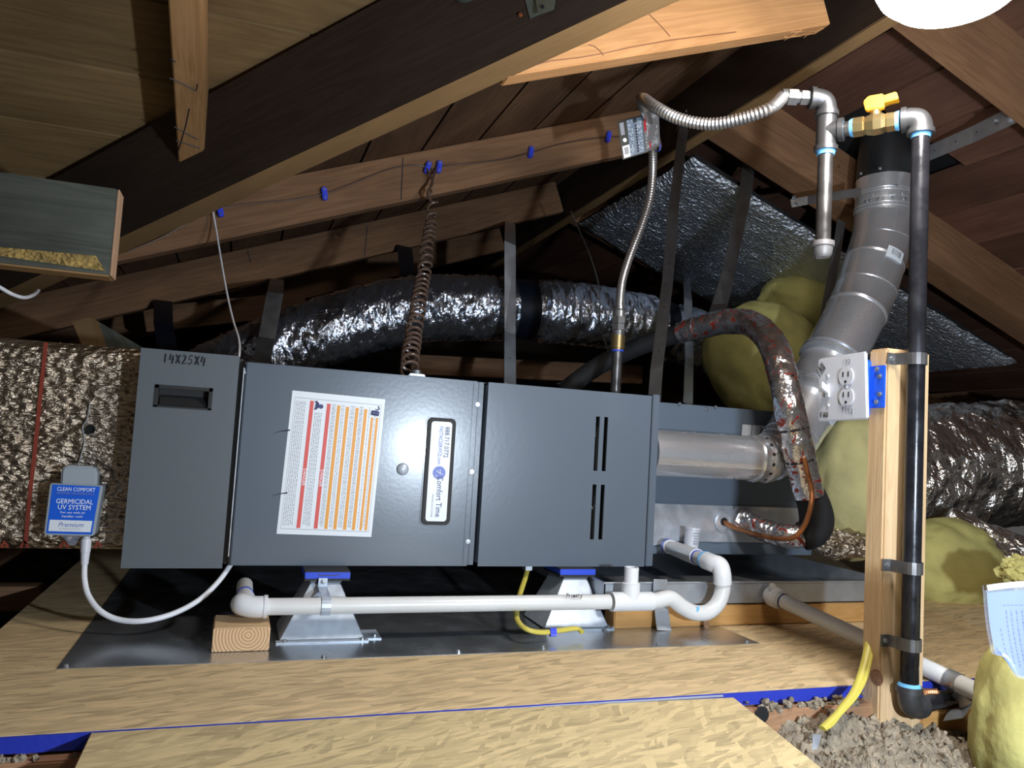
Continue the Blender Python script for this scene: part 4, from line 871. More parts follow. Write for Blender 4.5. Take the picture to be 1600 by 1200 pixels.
# ================================================================== POST with switch box
PXa = at(1386, 700, .96).x-.004; PXb = PXa+.089
PO = beam('post', ((PXa+PXb)/2, .979, -.17), ((PXa+PXb)/2, .979, .533), .038, .089, 'pine', up=(-1, 0, 0), bevel=.003)
PO.matrix_basis = PO.matrix_basis @ Matrix.Translation((0, 0, -.0445)); WM[PO.name] = PO.matrix_basis.copy()
setp(PO, 'pale pine post standing right of the furnace with a black pipe on it', 'post')
for px, py in ((1370, 1058),):
    kp = atX(px, py, PXa-.0003); mk('knot', lathe(kp, (-1, 0, 0), [(0, .013), (.0005, .012), (.0005, .008), (.0009, .007)], 18), 'joist', PO)
def pipe_strap(py, lab, tilt=0, m='galv_dull'):
    c_ = V3((gx, YG, at(1430, py, YG).z)); pts_ = []
    t_ = thing('pipe_strap', lab, 'pipe strap', (gx, .955, c_.z-.01), group='straps on the gas pipe')
    pts_ = [V3((gx-.034, .9585, c_.z)), V3((gx-.019, .9575, c_.z)), V3((gx-.0158, .945, c_.z))]
    for k in range(9):
        a = math.pi-math.pi*k/8; pts_.append(V3((gx+math.cos(a)*.0156, YG-math.sin(a)*.0156, c_.z)))
    pts_ += [V3((gx+.0158, .945, c_.z)), V3((gx+.019, .9575, c_.z)), V3((gx+.034, .9585, c_.z))]
    mk('band', ribbon(pts_, (0, 0, 1), .0185, .0011), m, t_, smooth=False)
    for s_ in (-1, 1): mk('screw', screw_vf(V3((gx+s_*.027, .9575, c_.z)), NF, .0045, .004), 'screw', t_)
    return t_
pipe_strap(561, 'top steel strap on the black pipe, level with the outlets')
pipe_strap(887, 'middle steel strap on the black pipe, halfway down the post')
pipe_strap(1006, 'lowest steel strap on the black pipe near the deck')
XS = PXa-.010
EB = thing('electrical_box', 'blue box with a white switch and outlet plate on the post', 'outlet', atX(1359, 655, XS))
q = quadmap([atX(1282, 561, XS), atX(1357, 549, XS), atX(1360, 655, XS), atX(1282, 659, XS)]); NX = V3((-1, 0, 0))
fl0 = atX(1357, 573, PXa-.002); fl1 = atX(1384, 637, PXa-.002)
mk('box', box((XS+.001, q(.9, 0).y+.0, q(0, .93).z), (XS+.06, q(.1, 0).y, q(0, .07).z)), 'blue_plastic', EB, bevel=.002)
mk('flange', box((PXa-.0032, .9605, fl1.z), (PXa-.0002, q(1, .5).y+.012, fl0.z)), 'blue_plastic', EB, bevel=.001)
mk('box_side', box((XS+.001, q(.93, 0).y-.004, q(0, .90).z), (PXa-.0002, q(.93, 0).y+.01, q(0, .10).z)), 'blue_plastic', EB)
for px, py in ((1371, 577), (1375, 588), (1375, 616), (1370, 628)): mk('screw', screw_vf(atX(px, py, PXa-.003), NX, .0042, .003), 'screw', EB)
PLT = mk('cover_plate', prism([q(0, 0), q(1, 0), q(1, 1), q(0, 1)], (-.006, 0, 0)), 'white_plastic', EB, bevel=.0025)
XP = XS-.0062
def onp(u, v, l=0): p = q(u, v); p.x = XP-l; return p
TGs = mk('toggle_collar', prism([onp(.19, .42), onp(.27, .42), onp(.27, .63), onp(.19, .63)], (-.003, 0, 0)), 'white_plastic', PLT, bevel=.0008)
a_ = onp(.23, .53); mk('toggle', prism([a_+V3((0, .004, -.006)), a_+V3((0, -.004, -.006)), a_+V3((0, -.004, .006)), a_+V3((0, .004, .006))], (-.016, 0, .009)), 'white_plastic', TGs, bevel=.001)
def disc(c_, r, n_, h, flat_=.82):
    P = []
    for k in range(28):
        a = 2*math.pi*k/28; y_ = math.cos(a)*r; z_ = max(-r*flat_, min(r*flat_, math.sin(a)*r)); P.append(c_+V3((0, y_, z_)))
    return prism(P, V3(n_)*h)
for v_ in (.345, .655):
    c_ = onp(.62, v_); ou = mk('outlet', disc(c_, .0165, NX, .002), 'white_plastic', PLT, bevel=.0006)
    mk('slot', join(*[box(c_+V3((-.0027, dy-.001, dz-.0042)), c_+V3((-.0021, dy+.001, dz+.0042))) for dy, dz in ((.0058, .004), (-.0058, .004))]), 'ink', ou)
    mk('ground_slot', lathe(c_+V3((-.0021, 0, -.0085)), NX, [(0, .0024), (.0006, .0024)], 12), 'ink', ou)
for u_, v_ in ((.23, .30), (.23, .76), (.62, .5)): mk('plate_screw', screw_vf(onp(u_, v_), NX, .0032, .0015), 'white_plastic', PLT)
hand('pen_marking', 'FAU', onp(.06, .30), onp(.20, .16), .016, NX, 'ink', PLT, .00055); hand('pen_marking', 'FAU', onp(.06, .945), onp(.24, .94), .009, NX, 'ink', PLT, .0005)
hand('pen_marking', 'Plug', onp(.53, .885), onp(.74, .885), .009, NX, 'ink_grey', PLT, .0005); hand('pen_marking', '/00', onp(.55, .145), onp(.72, .14), .007, NX, 'ink_grey', PLT, .0005)

# ================================================================== INSULATED LINE SET
LS = thing('line_set', 'refrigerant lines wrapped in silver and red tape arching into the coil cabinet', 'pipe', at(1200, 830, 1.5))
lp = smooth([at(880, 612, 2.02), at(930, 575, 2.0), at(990, 545, 1.95), at(1050, 524, 1.88), at(1095, 511, 1.80), at(1140, 502, 1.72), at(1178, 508, 1.64), at(1207, 538, 1.53), at(1224, 590, 1.465), at(1236, 650, 1.445), at(1250, 715, 1.44), at(1265, 775, 1.44)], 12)
n_ = len(lp); k1 = int(n_*.30)
mk('foam_sleeve', tube(lp[:k1+6], .026, 24), 'black_foam', LS, smooth=True, label='black foam sleeve')
tp = resample(lp[k1:], 150)
mk('taped_sleeve', tube(tp, [.0290+.004*min(1, i/30) for i in range(150)], 36, disp=lambda i, a, p: .0022*noise.noise(V3((i*.16, math.cos(a)*2, math.sin(a)*2)))+.0016*abs(noise.noise(V3((i*.5, math.cos(a)*3, math.sin(a)*3))))), 'foil_lines', LS, smooth=True)
for i in (96, 118, 132): mk('tie_band', tube(tp[i:i+2], [.0335, .0335], 30), 'ink', LS)
for i in (10, 22): mk('tape_loop', tube(tp[i:i+2], [.0325, .0325], 30), 'screw', LS, smooth=True)
mk('foam_elbow', tube(smooth([at(1262, 765, 1.44), at(1272, 790, 1.445), at(1276, 815, 1.455), at(1268, 832, 1.465), at(1252, 838, 1.475)], 8), [.032+.006*math.sin(math.pi*i/32) for i in range(33)], 28), 'black_foam', LS, smooth=True, label='black foam elbow')
lo2 = resample(smooth([at(1262, 836, 1.47), at(1235, 838, 1.49), at(1205, 832, 1.53), at(1175, 820, 1.575), at(1155, 810, 1.60)], 8), 70)
mk('taped_sleeve', tube(lo2, .0265, 36, disp=lambda i, a, p: .003*noise.noise(V3((i*.3, math.cos(a)*2, math.sin(a)*2+9)))), 'foil_lines', LS, smooth=True)
cu = smooth([pp+V3((0, .004, 0)), at(1150, 825, 1.57), at(1185, 836, 1.50), at(1220, 842, 1.445), at(1243, 838, 1.415), at(1258, 818, 1.40), at(1267, 790, 1.395), at(1268, 765, 1.40), at(1262, 740, 1.405), at(1256, 715, 1.408)], 10)
mk('copper_tube', tube(cu, .0056, 14), 'copper', LS, smooth=True)
wr = smooth([at(892, 330, 2.3), at(905, 360, 2.28), at(922, 400, 2.2), at(936, 450, 2.15), at(938, 510, 2.12), at(950, 548, 2.05), at(945, 560, 1.99), at(900, 590, 2.0), at(870, 600, 2.02)], 8)
setp(mk('thin_cable', tube(wr, .0022, 8), 'galv_dull', smooth=True), 'thin grey cable dangling in front of the flexible duct', 'cable')

# ================================================================== CONDENSATE DRAIN (PVC)
YV = 1.33
DR = thing('condensate_drain', 'white PVC condensate drain with a trap in front of the furnace', 'drain pipe', at(640, 985, YV))
a0, a1 = at(395, 952, YV), at(952, 937, YV); a0.z = a1.z = (a0.z+a1.z)/2; RV = .0136
mk('pipe', cyl(a0, a1, RV, seg=28), 'pvc', DR, smooth=True)
ec0 = a0+V3((-.012, 0, 0)); bk = V3((0, 1, .04)).normalized()
pth = smooth([ec0+V3((.032, 0, 0)), ec0+V3((.012, 0, 0)), ec0+V3((-.005, .006, .003)), ec0+bk*.022, ec0+bk*.040], 6)
mk('elbow', join(tube(pth, .0172, 26), lathe(ec0+V3((.028, 0, 0)), (1, 0, 0), [(0, .0172), (0, .0185), (.006, .0185), (.006, .014)], 26)), 'pvc_fit', DR, smooth=True)
mk('riser', cyl(ec0+bk*.04, ec0+bk*.15, RV, seg=24), 'pvc', DR, smooth=True); mk('primer_ring', lathe(ec0+bk*.072, bk, [(0, RV*1.06), (.006, RV*1.06)], 24), 'primer', DR)
# tee
tx0, tx1 = at(955, 936, YV).x, at(1018, 934, YV).x; tz = a1.z; tcx = at(985, 930, YV).x
mk('tee', join(lathe(V3((tx0, YV, tz)), (1, 0, 0), [(0, .0145), (0, .0178), (tx1-tx0, .0178), (tx1-tx0, .0145)], 28), lathe(V3((tcx, YV, tz)), (0, 0, 1), [(0, .0172), (.034, .0172), (.034, .0178), (.036, .0145)], 28)), 'pvc_fit', DR, smooth=True)
zt_ = at(985, 886, YV).z
V, F = lathe(V3((tcx, YV, tz+.03)), (0, 0, 1), [(0, .0136), (zt_-tz-.03, .0136), (zt_-tz-.03, .0112), (zt_-tz-.05, .0112)], 28)
mk('vent_stub', (V, F), 'pvc_fit', DR, smooth=True)
# trap
tr = smooth([V3((tx1-.004, YV, tz)), V3((tx1+.012, YV, tz+.001)), at(1048, 935, YV), at(1066, 948, YV), at(1085, 957, YV), at(1106, 956, YV), at(1122, 942, YV), at(1129, 922, YV), at(1130, 905, YV)], 10)
mk('trap', tube(tr, .0150, 28), 'pvc', DR, smooth=True)
ee = at(1127, 893, YV); inlet = at(1043, 853, YC-.03); idr = (inlet-at(1108, 882, YV+.04)).normalized()
pth = smooth([at(1129, 912, YV), at(1128, 896, YV), at(1124, 884, YV+.006), at(1114, 880, YV+.02), at(1104, 876, YV+.042)], 8)
mk('elbow', tube(pth, .0178, 28), 'pvc_fit', DR, smooth=True)
p_a, p_b = at(1104, 876, YV+.042), inlet
mk('inlet_pipe', tube([p_a, p_b], .0136, 26), 'pvc', DR, smooth=True)
ax = (p_b-p_a); Lp = ax.length; ax.normalize()
mk('union', join(lathe(p_a+ax*Lp*.22, ax, [(0, .0136), (0, .0172), (Lp*.30, .0172), (Lp*.33, .0165), (Lp*.55, .0165), (Lp*.55, .0136)], 26), lathe(p_b-ax*.018, ax, [(0, .0165), (.018, .0165)], 26)), 'pvc_fit', DR, smooth=True)
mks('primer_ring', [lathe(p_a+ax*Lp*.20, ax, [(0, .0150), (.008, .0150)], 26), lathe(p_b-ax*.010, ax, [(0, .0172), (.008, .0172)], 26)], 'primer', DR, smooth=True)
mk('primer_smear', join(lathe(p_a+ax*.002, ax, [(0, .0181), (.005, .0178)], 26),), 'lightblue', DR, smooth=True)
mk('primer_drip', join(*[blob(at(px, py, YV-.0135), (.003, .0012, .004), k, .3, 3, 2) for k, (px, py) in enumerate(((1079, 953), (1089, 955), (1091, 950)))]), 'lightblue', DR, smooth=True)
fl_a, fl_b = at(1083, 824, YC-.045), at(1079, 860, YC-.045)
fsw = mk('float_switch', lathe(fl_b, (fl_a-fl_b), [(0, .0165), ((fl_a-fl_b).length*.92, .0165), ((fl_a-fl_b).length*.92, .0185), ((fl_a-fl_b).length, .0185)], 26), 'white_plastic', DR, smooth=True, label='small white labelled float switch')
ud = (fl_a-fl_b).normalized(); sdv = V3((.944, -.328, 0))
for k, wd_ in enumerate((.018, .016, .012, .015, .013)): mk('print_line', box(fl_a-ud*(.012+.006*k)+V3((-wd_/2, -.0185, 0)), fl_a-ud*(.012+.006*k)+V3((wd_/2, -.0175, .0016))), 'ink_grey', fsw)
hand('pen_marking', 'rimary', at(888, 934, YV-.0136), at(910, 933, YV-.0136), .008, NF, 'ink', DR, .0006)
hand('pen_marking', 'P', at(884, 934, YV-.0136), at(889, 934, YV-.0136), .008, NF, 'ink', DR, .0006)
# clamp on first stand
cx = at(509, 940, YV).x; zc = a0.z; pts_ = [V3((cx, YV+.066, zc+.020)), V3((cx, YV+.040, zc+.0165)), V3((cx, YV+.002, zc+.0150))]
for k in range(9):
    a = math.pi/2+math.pi*k/8; pts_.append(V3((cx, YV+math.cos(a)*.0150, zc+math.sin(a)*.0150)))
CLp = mk('clamp', ribbon(pts_, (1, 0, 0), .015, .0012), 'galv_bright', DR)
mk('clamp_tab', box((cx-.0075, YV+.060, zc+.014), (cx+.0075, YV+.0615, zc+.034)), 'galv_bright', CLp); mk('clamp_screw', screw_vf((cx, YV+.060, zc+.028), NF, .004, .004), 'screw', CLp)
# wooden block under the elbow
bx0, bx1 = -.012, .073; bz = at(372, 981, 1.295).z
WBk = thing('wood_block', 'pine block with visible growth rings under the drain elbow', 'wood block', ((bx0+bx1)/2, 1.34, 0))
mk('block', box((bx0, 1.2955, .0012), (bx1, 1.385, bz)), 'pine', WBk, bevel=.002)
mk('end_grain', box((bx0+.001, 1.2945, .002), (bx1-.001, 1.2965, bz-.001)), 'endgrain', WBk)

# ================================================================== STANDS
def stand(px0, px1, tx0_, tx1_, yb, lab, pad):
    a, b = atZ(px0, yb[0], .001), atZ(px1, yb[1], .001); y0 = (a.y+b.y)/2; t0, t1 = at(tx0_, 908, y0+.062), at(tx1_, 908, y0+.062); zt2 = FZ0-.022
    t_ = thing('furnace_stand', lab, 'stand', ((a.x+b.x)/2, y0+.06, 0), group='stands under the furnace')
    P = [V3((a.x, y0, .004)), V3((b.x, y0, .004)), V3((t1.x, y0+.060, zt2)), V3((t0.x, y0+.060, zt2))]; d_ = V3((0, .0012, 0))
    mk('front_plate', prism(P, d_), 'galv_bright', t_)
    mk('side_plate', prism([P[1], P[1]+V3((0, .11, 0)), P[2]+V3((0, .07, 0)), P[2]], (-.0012, 0, 0)), 'galv_bright', t_); mk('side_plate', prism([P[0], P[0]+V3((0, .11, 0)), P[3]+V3((0, .07, 0)), P[3]], (.0012, 0, 0)), 'galv_bright', t_)
    mk('back_plate', prism([p+V3((0, .11 if p.z < .01 else .07, 0)) for p in P], d_), 'galv_bright', t_)
    mk('base_flange', join(box((a.x-.006, y0-.014, .0012), (b.x+.006, y0+.002, .0032)), box((b.x, y0, .0012), (b.x+.03, y0+.06, .0028))), 'galv_bright', t_)
    mk('top_plate', box((t0.x-.002, y0+.056, zt2), (t1.x+.002, y0+.135, zt2+.004)), 'dark_steel', t_)
    pd = mk('rubber_pad', box((t0.x-.012, y0+.052, zt2+.004), (t1.x+.016, y0+.138, zt2+.0075)), 'black_rubber', t_)
    mk('blue_pad', box((t0.x-.012, y0+.051, zt2+.0075), (t1.x+.016, y0+.138, zt2+.0185)), 'blue_pad', t_, bevel=.001); mk('rubber_pad', box((t0.x-.012, y0+.052, zt2+.0185), (t1.x+.016, y0+.138, FZ0-.0022)), 'black_rubber', t_)
    if pad: mk('pad_mark', prism([V3((t0.x+.010, y0+.0507, zt2+.0125)), V3((t1.x-.008, y0+.0507, zt2+.0125)), V3((t1.x+.002, y0+.0507, zt2+.0165)), V3((t1.x-.010, y0+.0507, zt2+.0145)), V3((t0.x+.010, y0+.0507, zt2+.0145))], (0, .0004, 0)), 'ink_navy', t_)
    for x_, y_ in ((a.x+.008, y0-.008), (b.x-.004, y0-.008), (b.x+.02, y0+.012)): mk('screw', screw_vf((x_, y_, .003), (0, 0, 1), .0045, .004), 'screw', t_)
    return t_
stand(437, 567, 486, 531, (1006, 997), 'left galvanised stand with a blue pad and a pipe clamp', 'x')
stand(850, 951, 880, 915, (984, 982), 'right galvanised stand with a blue pad behind the yellow cable', None)

# ================================================================== METAL SHEET ON THE DECK
SM = mk('floor_sheet', box((-.210, 1.2389, .0002), (.951, 2.12, .0011)), 'plate')
setp(SM, 'thin galvanised metal sheet lying on the deck under the furnace', 'metal sheet')
for px, py in ((103, 1042), (506, 1027), (716, 1019), (848, 1012), (1028, 1008), (1167, 1004), (945, 986), (412, 1003)): mk('screw', screw_vf(atZ(px, py, .0012), (0, 0, 1), .0045, .004), 'screw', SM)

# ================================================================== SECONDARY PAN
YPn = 1.372
PNn = thing('drain_pan', 'galvanised overflow pan beneath the coil cabinet', 'drain pan', (1.3, 1.7, .045))
pz_0, pz_1 = .044, .088; px0_, px1_ = .69, 1.42
mk('pan', join(box((px0_, YPn, pz_0), (px1_, YPn+.002, pz_1)), box((px0_, YPn, pz_0), (px0_+.002, 2.15, pz_1)), box((px1_-.002, YPn, pz_0), (px1_, 2.15, pz_1)), box((px0_, 2.148, pz_0), (px1_, 2.15, pz_1)), box((px0_, YPn, pz_0), (px1_, 2.15, pz_0+.002))), 'galv', PNn)
mk('rolled_rim', join(cyl((px0_, YPn, pz_1), (px1_, YPn, pz_1), .0022, seg=10), cyl((px0_, YPn, pz_1), (px0_, 2.15, pz_1), .0022, seg=10)), 'galv', PNn, smooth=True)
setp(beam('pan_plank', (.715, 1.395, .0012), (1.42, 1.395, .0012), .044, .042, 'plank'), 'honey coloured plank carrying the front of the overflow pan', 'plank')
sp = mk('strap_end', ribbon([at(1032, 905, 1.366), at(1031, 930, 1.364), at(1034, 955, 1.362), at(1036, 975, 1.352), at(1038, 985, 1.345)], (1, 0, 0), .031, .0010), 'galv'); setp(sp, 'loose galvanised strap end hanging over the plank', 'strap')
setp(mk('dead_leaf', blob(at(1104, 974, 1.355), (.006, .003, .012), 4, .4, 2, 3), 'joist'), 'small brown leaf against the plank under the trap', 'leaf')
# overflow drain pipe
D2 = thing('overflow_drain', 'long white PVC pipe sloping from the overflow pan behind the post', 'drain pipe', at(1420, 1040, 1.12))
o0, o1 = at(1204, 930, 1.362), atZ(1552, 1093, .004)
od = (o1-o0).normalized(); mk('pipe', tube([o0+od*.02, o1], .0145, 28), 'pvc', D2, smooth=True)
mk('bushing', lathe(o0-od*.004, od, [(0, .017), (.010, .021), (.026, .021), (.027, .018), (.034, .018), (.034, .0145)], 28), 'pvc_fit', D2, smooth=True)
mk('primer_ring', lathe(o0+od*.036, od, [(0, .0158), (.003, .0158)], 28), 'ink_navy', D2)
pb_ = o0.lerp(o1, .865); mk('strap_band', tube([pb_-od*.010, pb_+od*.010], [.0158, .0158], 28), 'galv', D2, smooth=True)
mk('bushing_tab', lathe(at(1206, 916, 1.345), NF, [(0, .007), (.003, .007), (.003, .003)], 16), 'pvc_fit', D2)

# ================================================================== YELLOW CABLES
CY = thing('yellow_cable', 'yellow cable drooping from the furnace onto the metal sheet', 'cable', at(850, 990, 1.3))
yp = smooth([at(825, 886, 1.50), at(820, 905, 1.47), at(812, 930, 1.42), at(807, 955, 1.36), at(810, 972, 1.31), at(825, 984, 1.28), at(848, 988, 1.285), at(875, 985, 1.295), at(900, 982, 1.31), at(910, 988, 1.30)], 8)
mk('jacket', tube(yp, .0052, 12, flat=.75), 'yellow_cable', CY, smooth=True)
tc_ = at(864, 988, 1.288); mk('blue_tie', lathe(tc_-V3((.006, 0, 0)), (1, -.1, .05), [(0, .0075), (.011, .0075)], 14), 'blue_staple', CY); mk('connector', box(at(816, 889, 1.50), at(832, 884, 1.48)), 'galv', CY, bevel=.001)
CY2 = thing('yellow_cable', 'pair of yellow cables dropping beside the post into grey insulation', 'cable', at(1320, 1110, .93))
for k, off in enumerate((0, 9)):
    yp = smooth([at(1366-off*.2, 960, .999), at(1360-off*.4, 1010, .985), at(1352-off*.6, 1050, .965), at(1338-off*.5, 1082, .945), at(1316-off*.2, 1108, .93), at(1296+off*.2, 1128+off*.2, .92), at(1285, 1138, .915)], 8)
    mk('jacket', tube(yp, .0058, 12, flat=.6), 'yellow_cable', CY2, smooth=True)

# ================================================================== WIRES ON RAFTER
w1 = smooth([at(200, 393, 1.985), at(250, 372, 1.99), at(300, 345, 1.993), at(330, 331, 1.994), at(360, 322, 1.995), at(400, 317, 1.995), at(450, 313, 1.995), at(505, 303, 1.995), at(550, 287, 1.995), at(600, 267, 1.995), at(640, 258, 1.995), at(670, 262, 1.993), at(678, 272, 1.98), at(670, 298, 1.95)], 8)
w2 = smooth([at(672, 296, 1.95), at(680, 270, 1.98), at(688, 260, 1.994), at(740, 255, 1.995), at(790, 248, 1.995), at(828, 239, 1.995), at(880, 224, 1.995), at(950, 214, 1.995), at(985, 217, 1.99), at(1015, 232, 1.98)], 8)
BW = thing('thermostat_wire', 'thin brown wire stapled along the rafter and coiled down to the furnace', 'wire', at(660, 585, 1.6))
mk('wire_run', tube(w1, .0022, 8), 'brown_wire', BW, smooth=True); mk('wire_run', tube(w2, .0022, 8), 'brown_wire', BW, smooth=True)
core = resample(smooth([at(672, 296, 1.95), at(676, 330, 1.93), at(668, 380, 1.87), at(664, 420, 1.82), at(656, 460, 1.76), at(650, 500, 1.70), at(643, 540, 1.64), at(640, 575, 1.58), at(641, 584, 1.565)], 10), 900)
fr_ = frames(core); hel = []; ph = 0
for i, (p, n1, b1) in enumerate(fr_):
    t = i/899; ph += 2*math.pi/(52 if t < .16 else 31+7*math.sin(t*21)); r_ = .0165*(.75+.3*t)*(min(1, t/.05) if t < .05 else 1)+.003*noise.noise(V3((t*30, 2, 0)))
    hel.append(p+n1*math.cos(ph)*r_+b1*math.sin(ph)*r_+V3((.004*noise.noise(V3((t*14, 0, 0))), 0, 0)))
mk('coil', tube(hel, .0034, 8), 'brown_wire', BW, smooth=True, label='brown coiled wire')
mk('wire_end', tube(smooth([hel[-1], at(652, 582, 1.55), at(657, 586, 1.53), at(655, 594, 1.52)]), .003, 8), 'brown_wire', BW, smooth=True)
mk('twist', tube(smooth([at(667, 264, 1.985), at(676, 285, 1.96), at(668, 302, 1.94), at(676, 318, 1.935)]), .0035, 8), 'brown_wire', BW, smooth=True)
for i, (px, py, lab) in enumerate(((344, 329, 'leftmost blue staple, where the white wire drops'), (507, 303, 'blue staple midway left of the coiled wire'), (668, 262, 'left one of the two blue staples above the coiled wire'), (686, 261, 'right one of the two blue staples above the coiled wire'), (829, 238, 'first blue staple to the right of the coiled wire'), (950, 214, 'blue staple just left of the grey gas tag'))):
    p = at(px, py, 1.992); s = thing('cable_staple', lab, 'staple', p, group='blue staples on the rafter'); R_ = Matrix.Translation(p) @ Matrix.Rotation(random.uniform(-.3, .3), 4, 'Y')
    mk('saddle', box((-.0065, -.009, -.016), (.0065, .008, .016)), 'blue_staple', s, R_, bevel=.0025)
    mk('nail', join(lathe((0, -.0085, .010), NF, [(0, .003), (.0012, .003)], 8), lathe((0, -.0085, -.010), NF, [(0, .002), (.0012, .002)], 8)), 'screw', s, R_)
setp(mk('white_wire', tube(smooth([at(333, 331, 1.985), at(338, 360, 1.96), at(346, 410, 1.88), at(355, 460, 1.78), at(364, 500, 1.68), at(373, 530, 1.58), at(374, 552, 1.50), at(371, 566, 1.47)], 10), .0022, 8), 'white_cable', smooth=True), 'thin white wire dropping from the rafter between filter cabinet and furnace', 'wire')
setp(mk('white_wire', tube(smooth([at(-40, 425, 1.55), at(0, 449, 1.6), at(20, 460, 1.62), at(38, 465, 1.65), at(52, 461, 1.7), at(60, 454, 1.8)], 10), .0035, 8), 'white_cable', smooth=True), 'grey white wire looping in at the far left edge', 'wire')

# ================================================================== CLAMPS ON THE VALLEY RAFTER
nV = -vw; cV = nV.dot(va)
def onv(px, py, l=.0): return atP(px, py, nV, cV)+nV*l
mc = thing('metal_clamp', 'greenish steel pipe clamp screwed to the dark valley rafter at the top', 'clamp', onv(845, 24))
vdir = vd.normalized(); upv = vdir.cross(nV); upv = -upv if upv.z < 0 else upv
cc_ = onv(853, -6, .012)
mk('clamp_plate', prism([onv(833, -20, .001), onv(872, -30, .001), onv(869, 18, .010), onv(846, 27, .012)], nV*.0015), 'greenish', mc)
mk('clamp_plate', prism([onv(816, -20, .001), onv(828, -24, .001), onv(842, 24, .001), onv(829, 30, .001)], nV*.0015), 'greenish', mc)
mk('clamp_hole', lathe(onv(852, 14, .0125), nV, [(0, .003), (.0004, .003)], 12), 'felt', mc); mk('clamp_screw', screw_vf(onv(814, 24, .001), nV, .0035, .004), 'copper', mc)
jb = thing('junction_box', 'round grey metal box partly visible at the top edge', 'junction box', onv(727, -12)); mk('body', lathe(onv(727, -20, 0), nV, [(0, .024), (.02, .024), (.022, .020)], 28), 'greenish', jb, smooth=True); mk('knockout', lathe(onv(727, -20, .0222), nV, [(0, .008), (.0006, .008)], 16), 'galv_dull', jb)

# ================================================================== INSULATION, RIGHT DUCT, PAPER
def ins(name, c_, rad, seed, lab, m='yellow_ins', **k): return setp(mk(name, blob(c_, rad, seed, **k), m, smooth=True), lab, 'insulation')
ins('insulation_batt', at(1192, 560, 2.10), (.20, .16, .19), 1, 'yellow insulation bulging above the coil cabinet behind the taped lines', amp=.07, freq=1.2, fold=.035)
ins('insulation_batt', at(1262, 470, 2.25), (.19, .14, .10), 5, 'yellow insulation tucked under the foil panel behind the flue', amp=.1, freq=1.2, fold=.03)
ins('insulation_batt', at(1345, 750, 1.62), (.135, .12, .20), 2, 'pale yellow insulation hanging between the taped lines and the post', 'yellow_ins2', amp=.08, freq=1.4, fold=.05)
ins('insulation_batt', at(1480, 885, 1.62), (.17, .12, .13), 3, 'yellow insulation under the right foil duct behind the post', amp=.09, freq=1.3, fold=.05)
ins('insulation_batt', at(1668, 1150, .80), (.125, .12, .17), 8, 'yellow insulation heap at the lower right corner under the paper', amp=.08, freq=1.5, fold=.04)
ins('insulation_batt', at(1612, 900, 1.15), (.06, .05, .04), 9, 'fluffy yellow tuft behind the plastic paper sleeve', amp=.3, freq=3)
fo = mk('foil_scrap', blob(at(1318, 850, 1.56), (.085, .05, .035), 6, .25, 3, 5), 'foil_plenum', smooth=True); setp(fo, 'crumpled foil wrap at the lower right of the coil cabinet', 'foil')
RD = thing('flexible_duct', 'large crinkled foil duct at the right edge behind the post', 'duct', at(1540, 830, 1.78))
rp = resample([at(1330, 742, 1.95), at(1450, 734, 1.97), at(1560, 724, 2.0), at(1720, 712, 2.08)], 160)
mk('foil_jacket', tube(rp, .205, 110, disp=lambda i, a, p: .014*noise.noise(V3((i*.10, math.cos(a)*1.5, math.sin(a)*1.5)))+.026*abs(noise.noise(V3((i*.22+a*1.2, math.cos(a)*2.2, math.sin(a)*2.2+3))))+.006*noise.noise(V3((i*.6+a*2, math.cos(a)*5, math.sin(a)*5)))), 'foil_right', RD, smooth=True)
rp2 = resample([at(1470, 815, 1.72), at(1525, 855, 1.66), at(1580, 890, 1.6), at(1660, 945, 1.58)], 80)
mk('foil_fold', tube(rp2, [.05+.05*min(1, i/40) for i in range(80)], 60, disp=lambda i, a, p: .012*abs(noise.noise(V3((i*.06, math.cos(a)*4, math.sin(a)*4))))), 'foil_right', RD, smooth=True)
# paper sleeve
PS = thing('paper_sleeve', 'plastic sleeve holding a bluish printed sheet on the yellow insulation', 'paper', at(1600, 1070, .66))
Yp = .665
qs = quadmap([at(1538, 915, Yp), at(1665, 908, Yp-.05), at(1690, 1085, Yp-.07), at(1560, 1052, Yp-.01)])
def sheet(u0, v0, u1, v1, lift, cut=True, n=16):
    V, F = [], []
    for i in range(n+1):
        for j in range(n+1):
            u, v = u0+(u1-u0)*i/n, v0+(v1-v0)*j/n
            p = qs(u, v)+V3((0, -lift+.010*math.sin(u*2.6)+.004*math.sin(v*3), 0))
            if v > .8 and u < .3 and cut: p += V3((.0, 0, .03*(v-.8)*(0.3-u)/.06))
            V.append(p)
    for i in range(n):
        for j in range(n): F.append((i*(n+1)+j, (i+1)*(n+1)+j, (i+1)*(n+1)+j+1, i*(n+1)+j+1))
    return V, F
def solid(vf, d):
    V, F = vf; n = len(V); V2 = V+[p+V3(d) for p in V]; return V2, F+[tuple(i+n for i in reversed(f)) for f in F]
mk('sleeve', solid(sheet(0, 0, 1, 1, .002), (0, .004, 0)), 'clear', PS, smooth=True)
PG = mk('sheet', sheet(.04, .09, 1, .97, .0), 'paper', PS, smooth=True)
pl_ = []
for k in range(9):
    u = .32+.075*k; v = .30
    while v < .86:
        L_ = random.uniform(.01, .05); pl_.append(sheet(u, v, u+.014, min(.88, v+L_), .0006, False, 1)); v += L_+.012
pl_ += [sheet(.28+.06*k, .24, .32+.06*k, .25, .0006, False, 1) for k in range(10)]+[sheet(.2+.004*k, .50+.05*k, .215+.004*k, .53+.05*k, .0006, False, 1) for k in range(6)]
mk('print_lines', join(*pl_), 'ink_navy', PG)
mk('zip_edge', ribbon([qs(u/10, .02)+V3((0, -.003+.010*math.sin(u/10*2.6), 0)) for u in range(11)], (0, 0, 1), .006, .002), 'white_cable', PS)

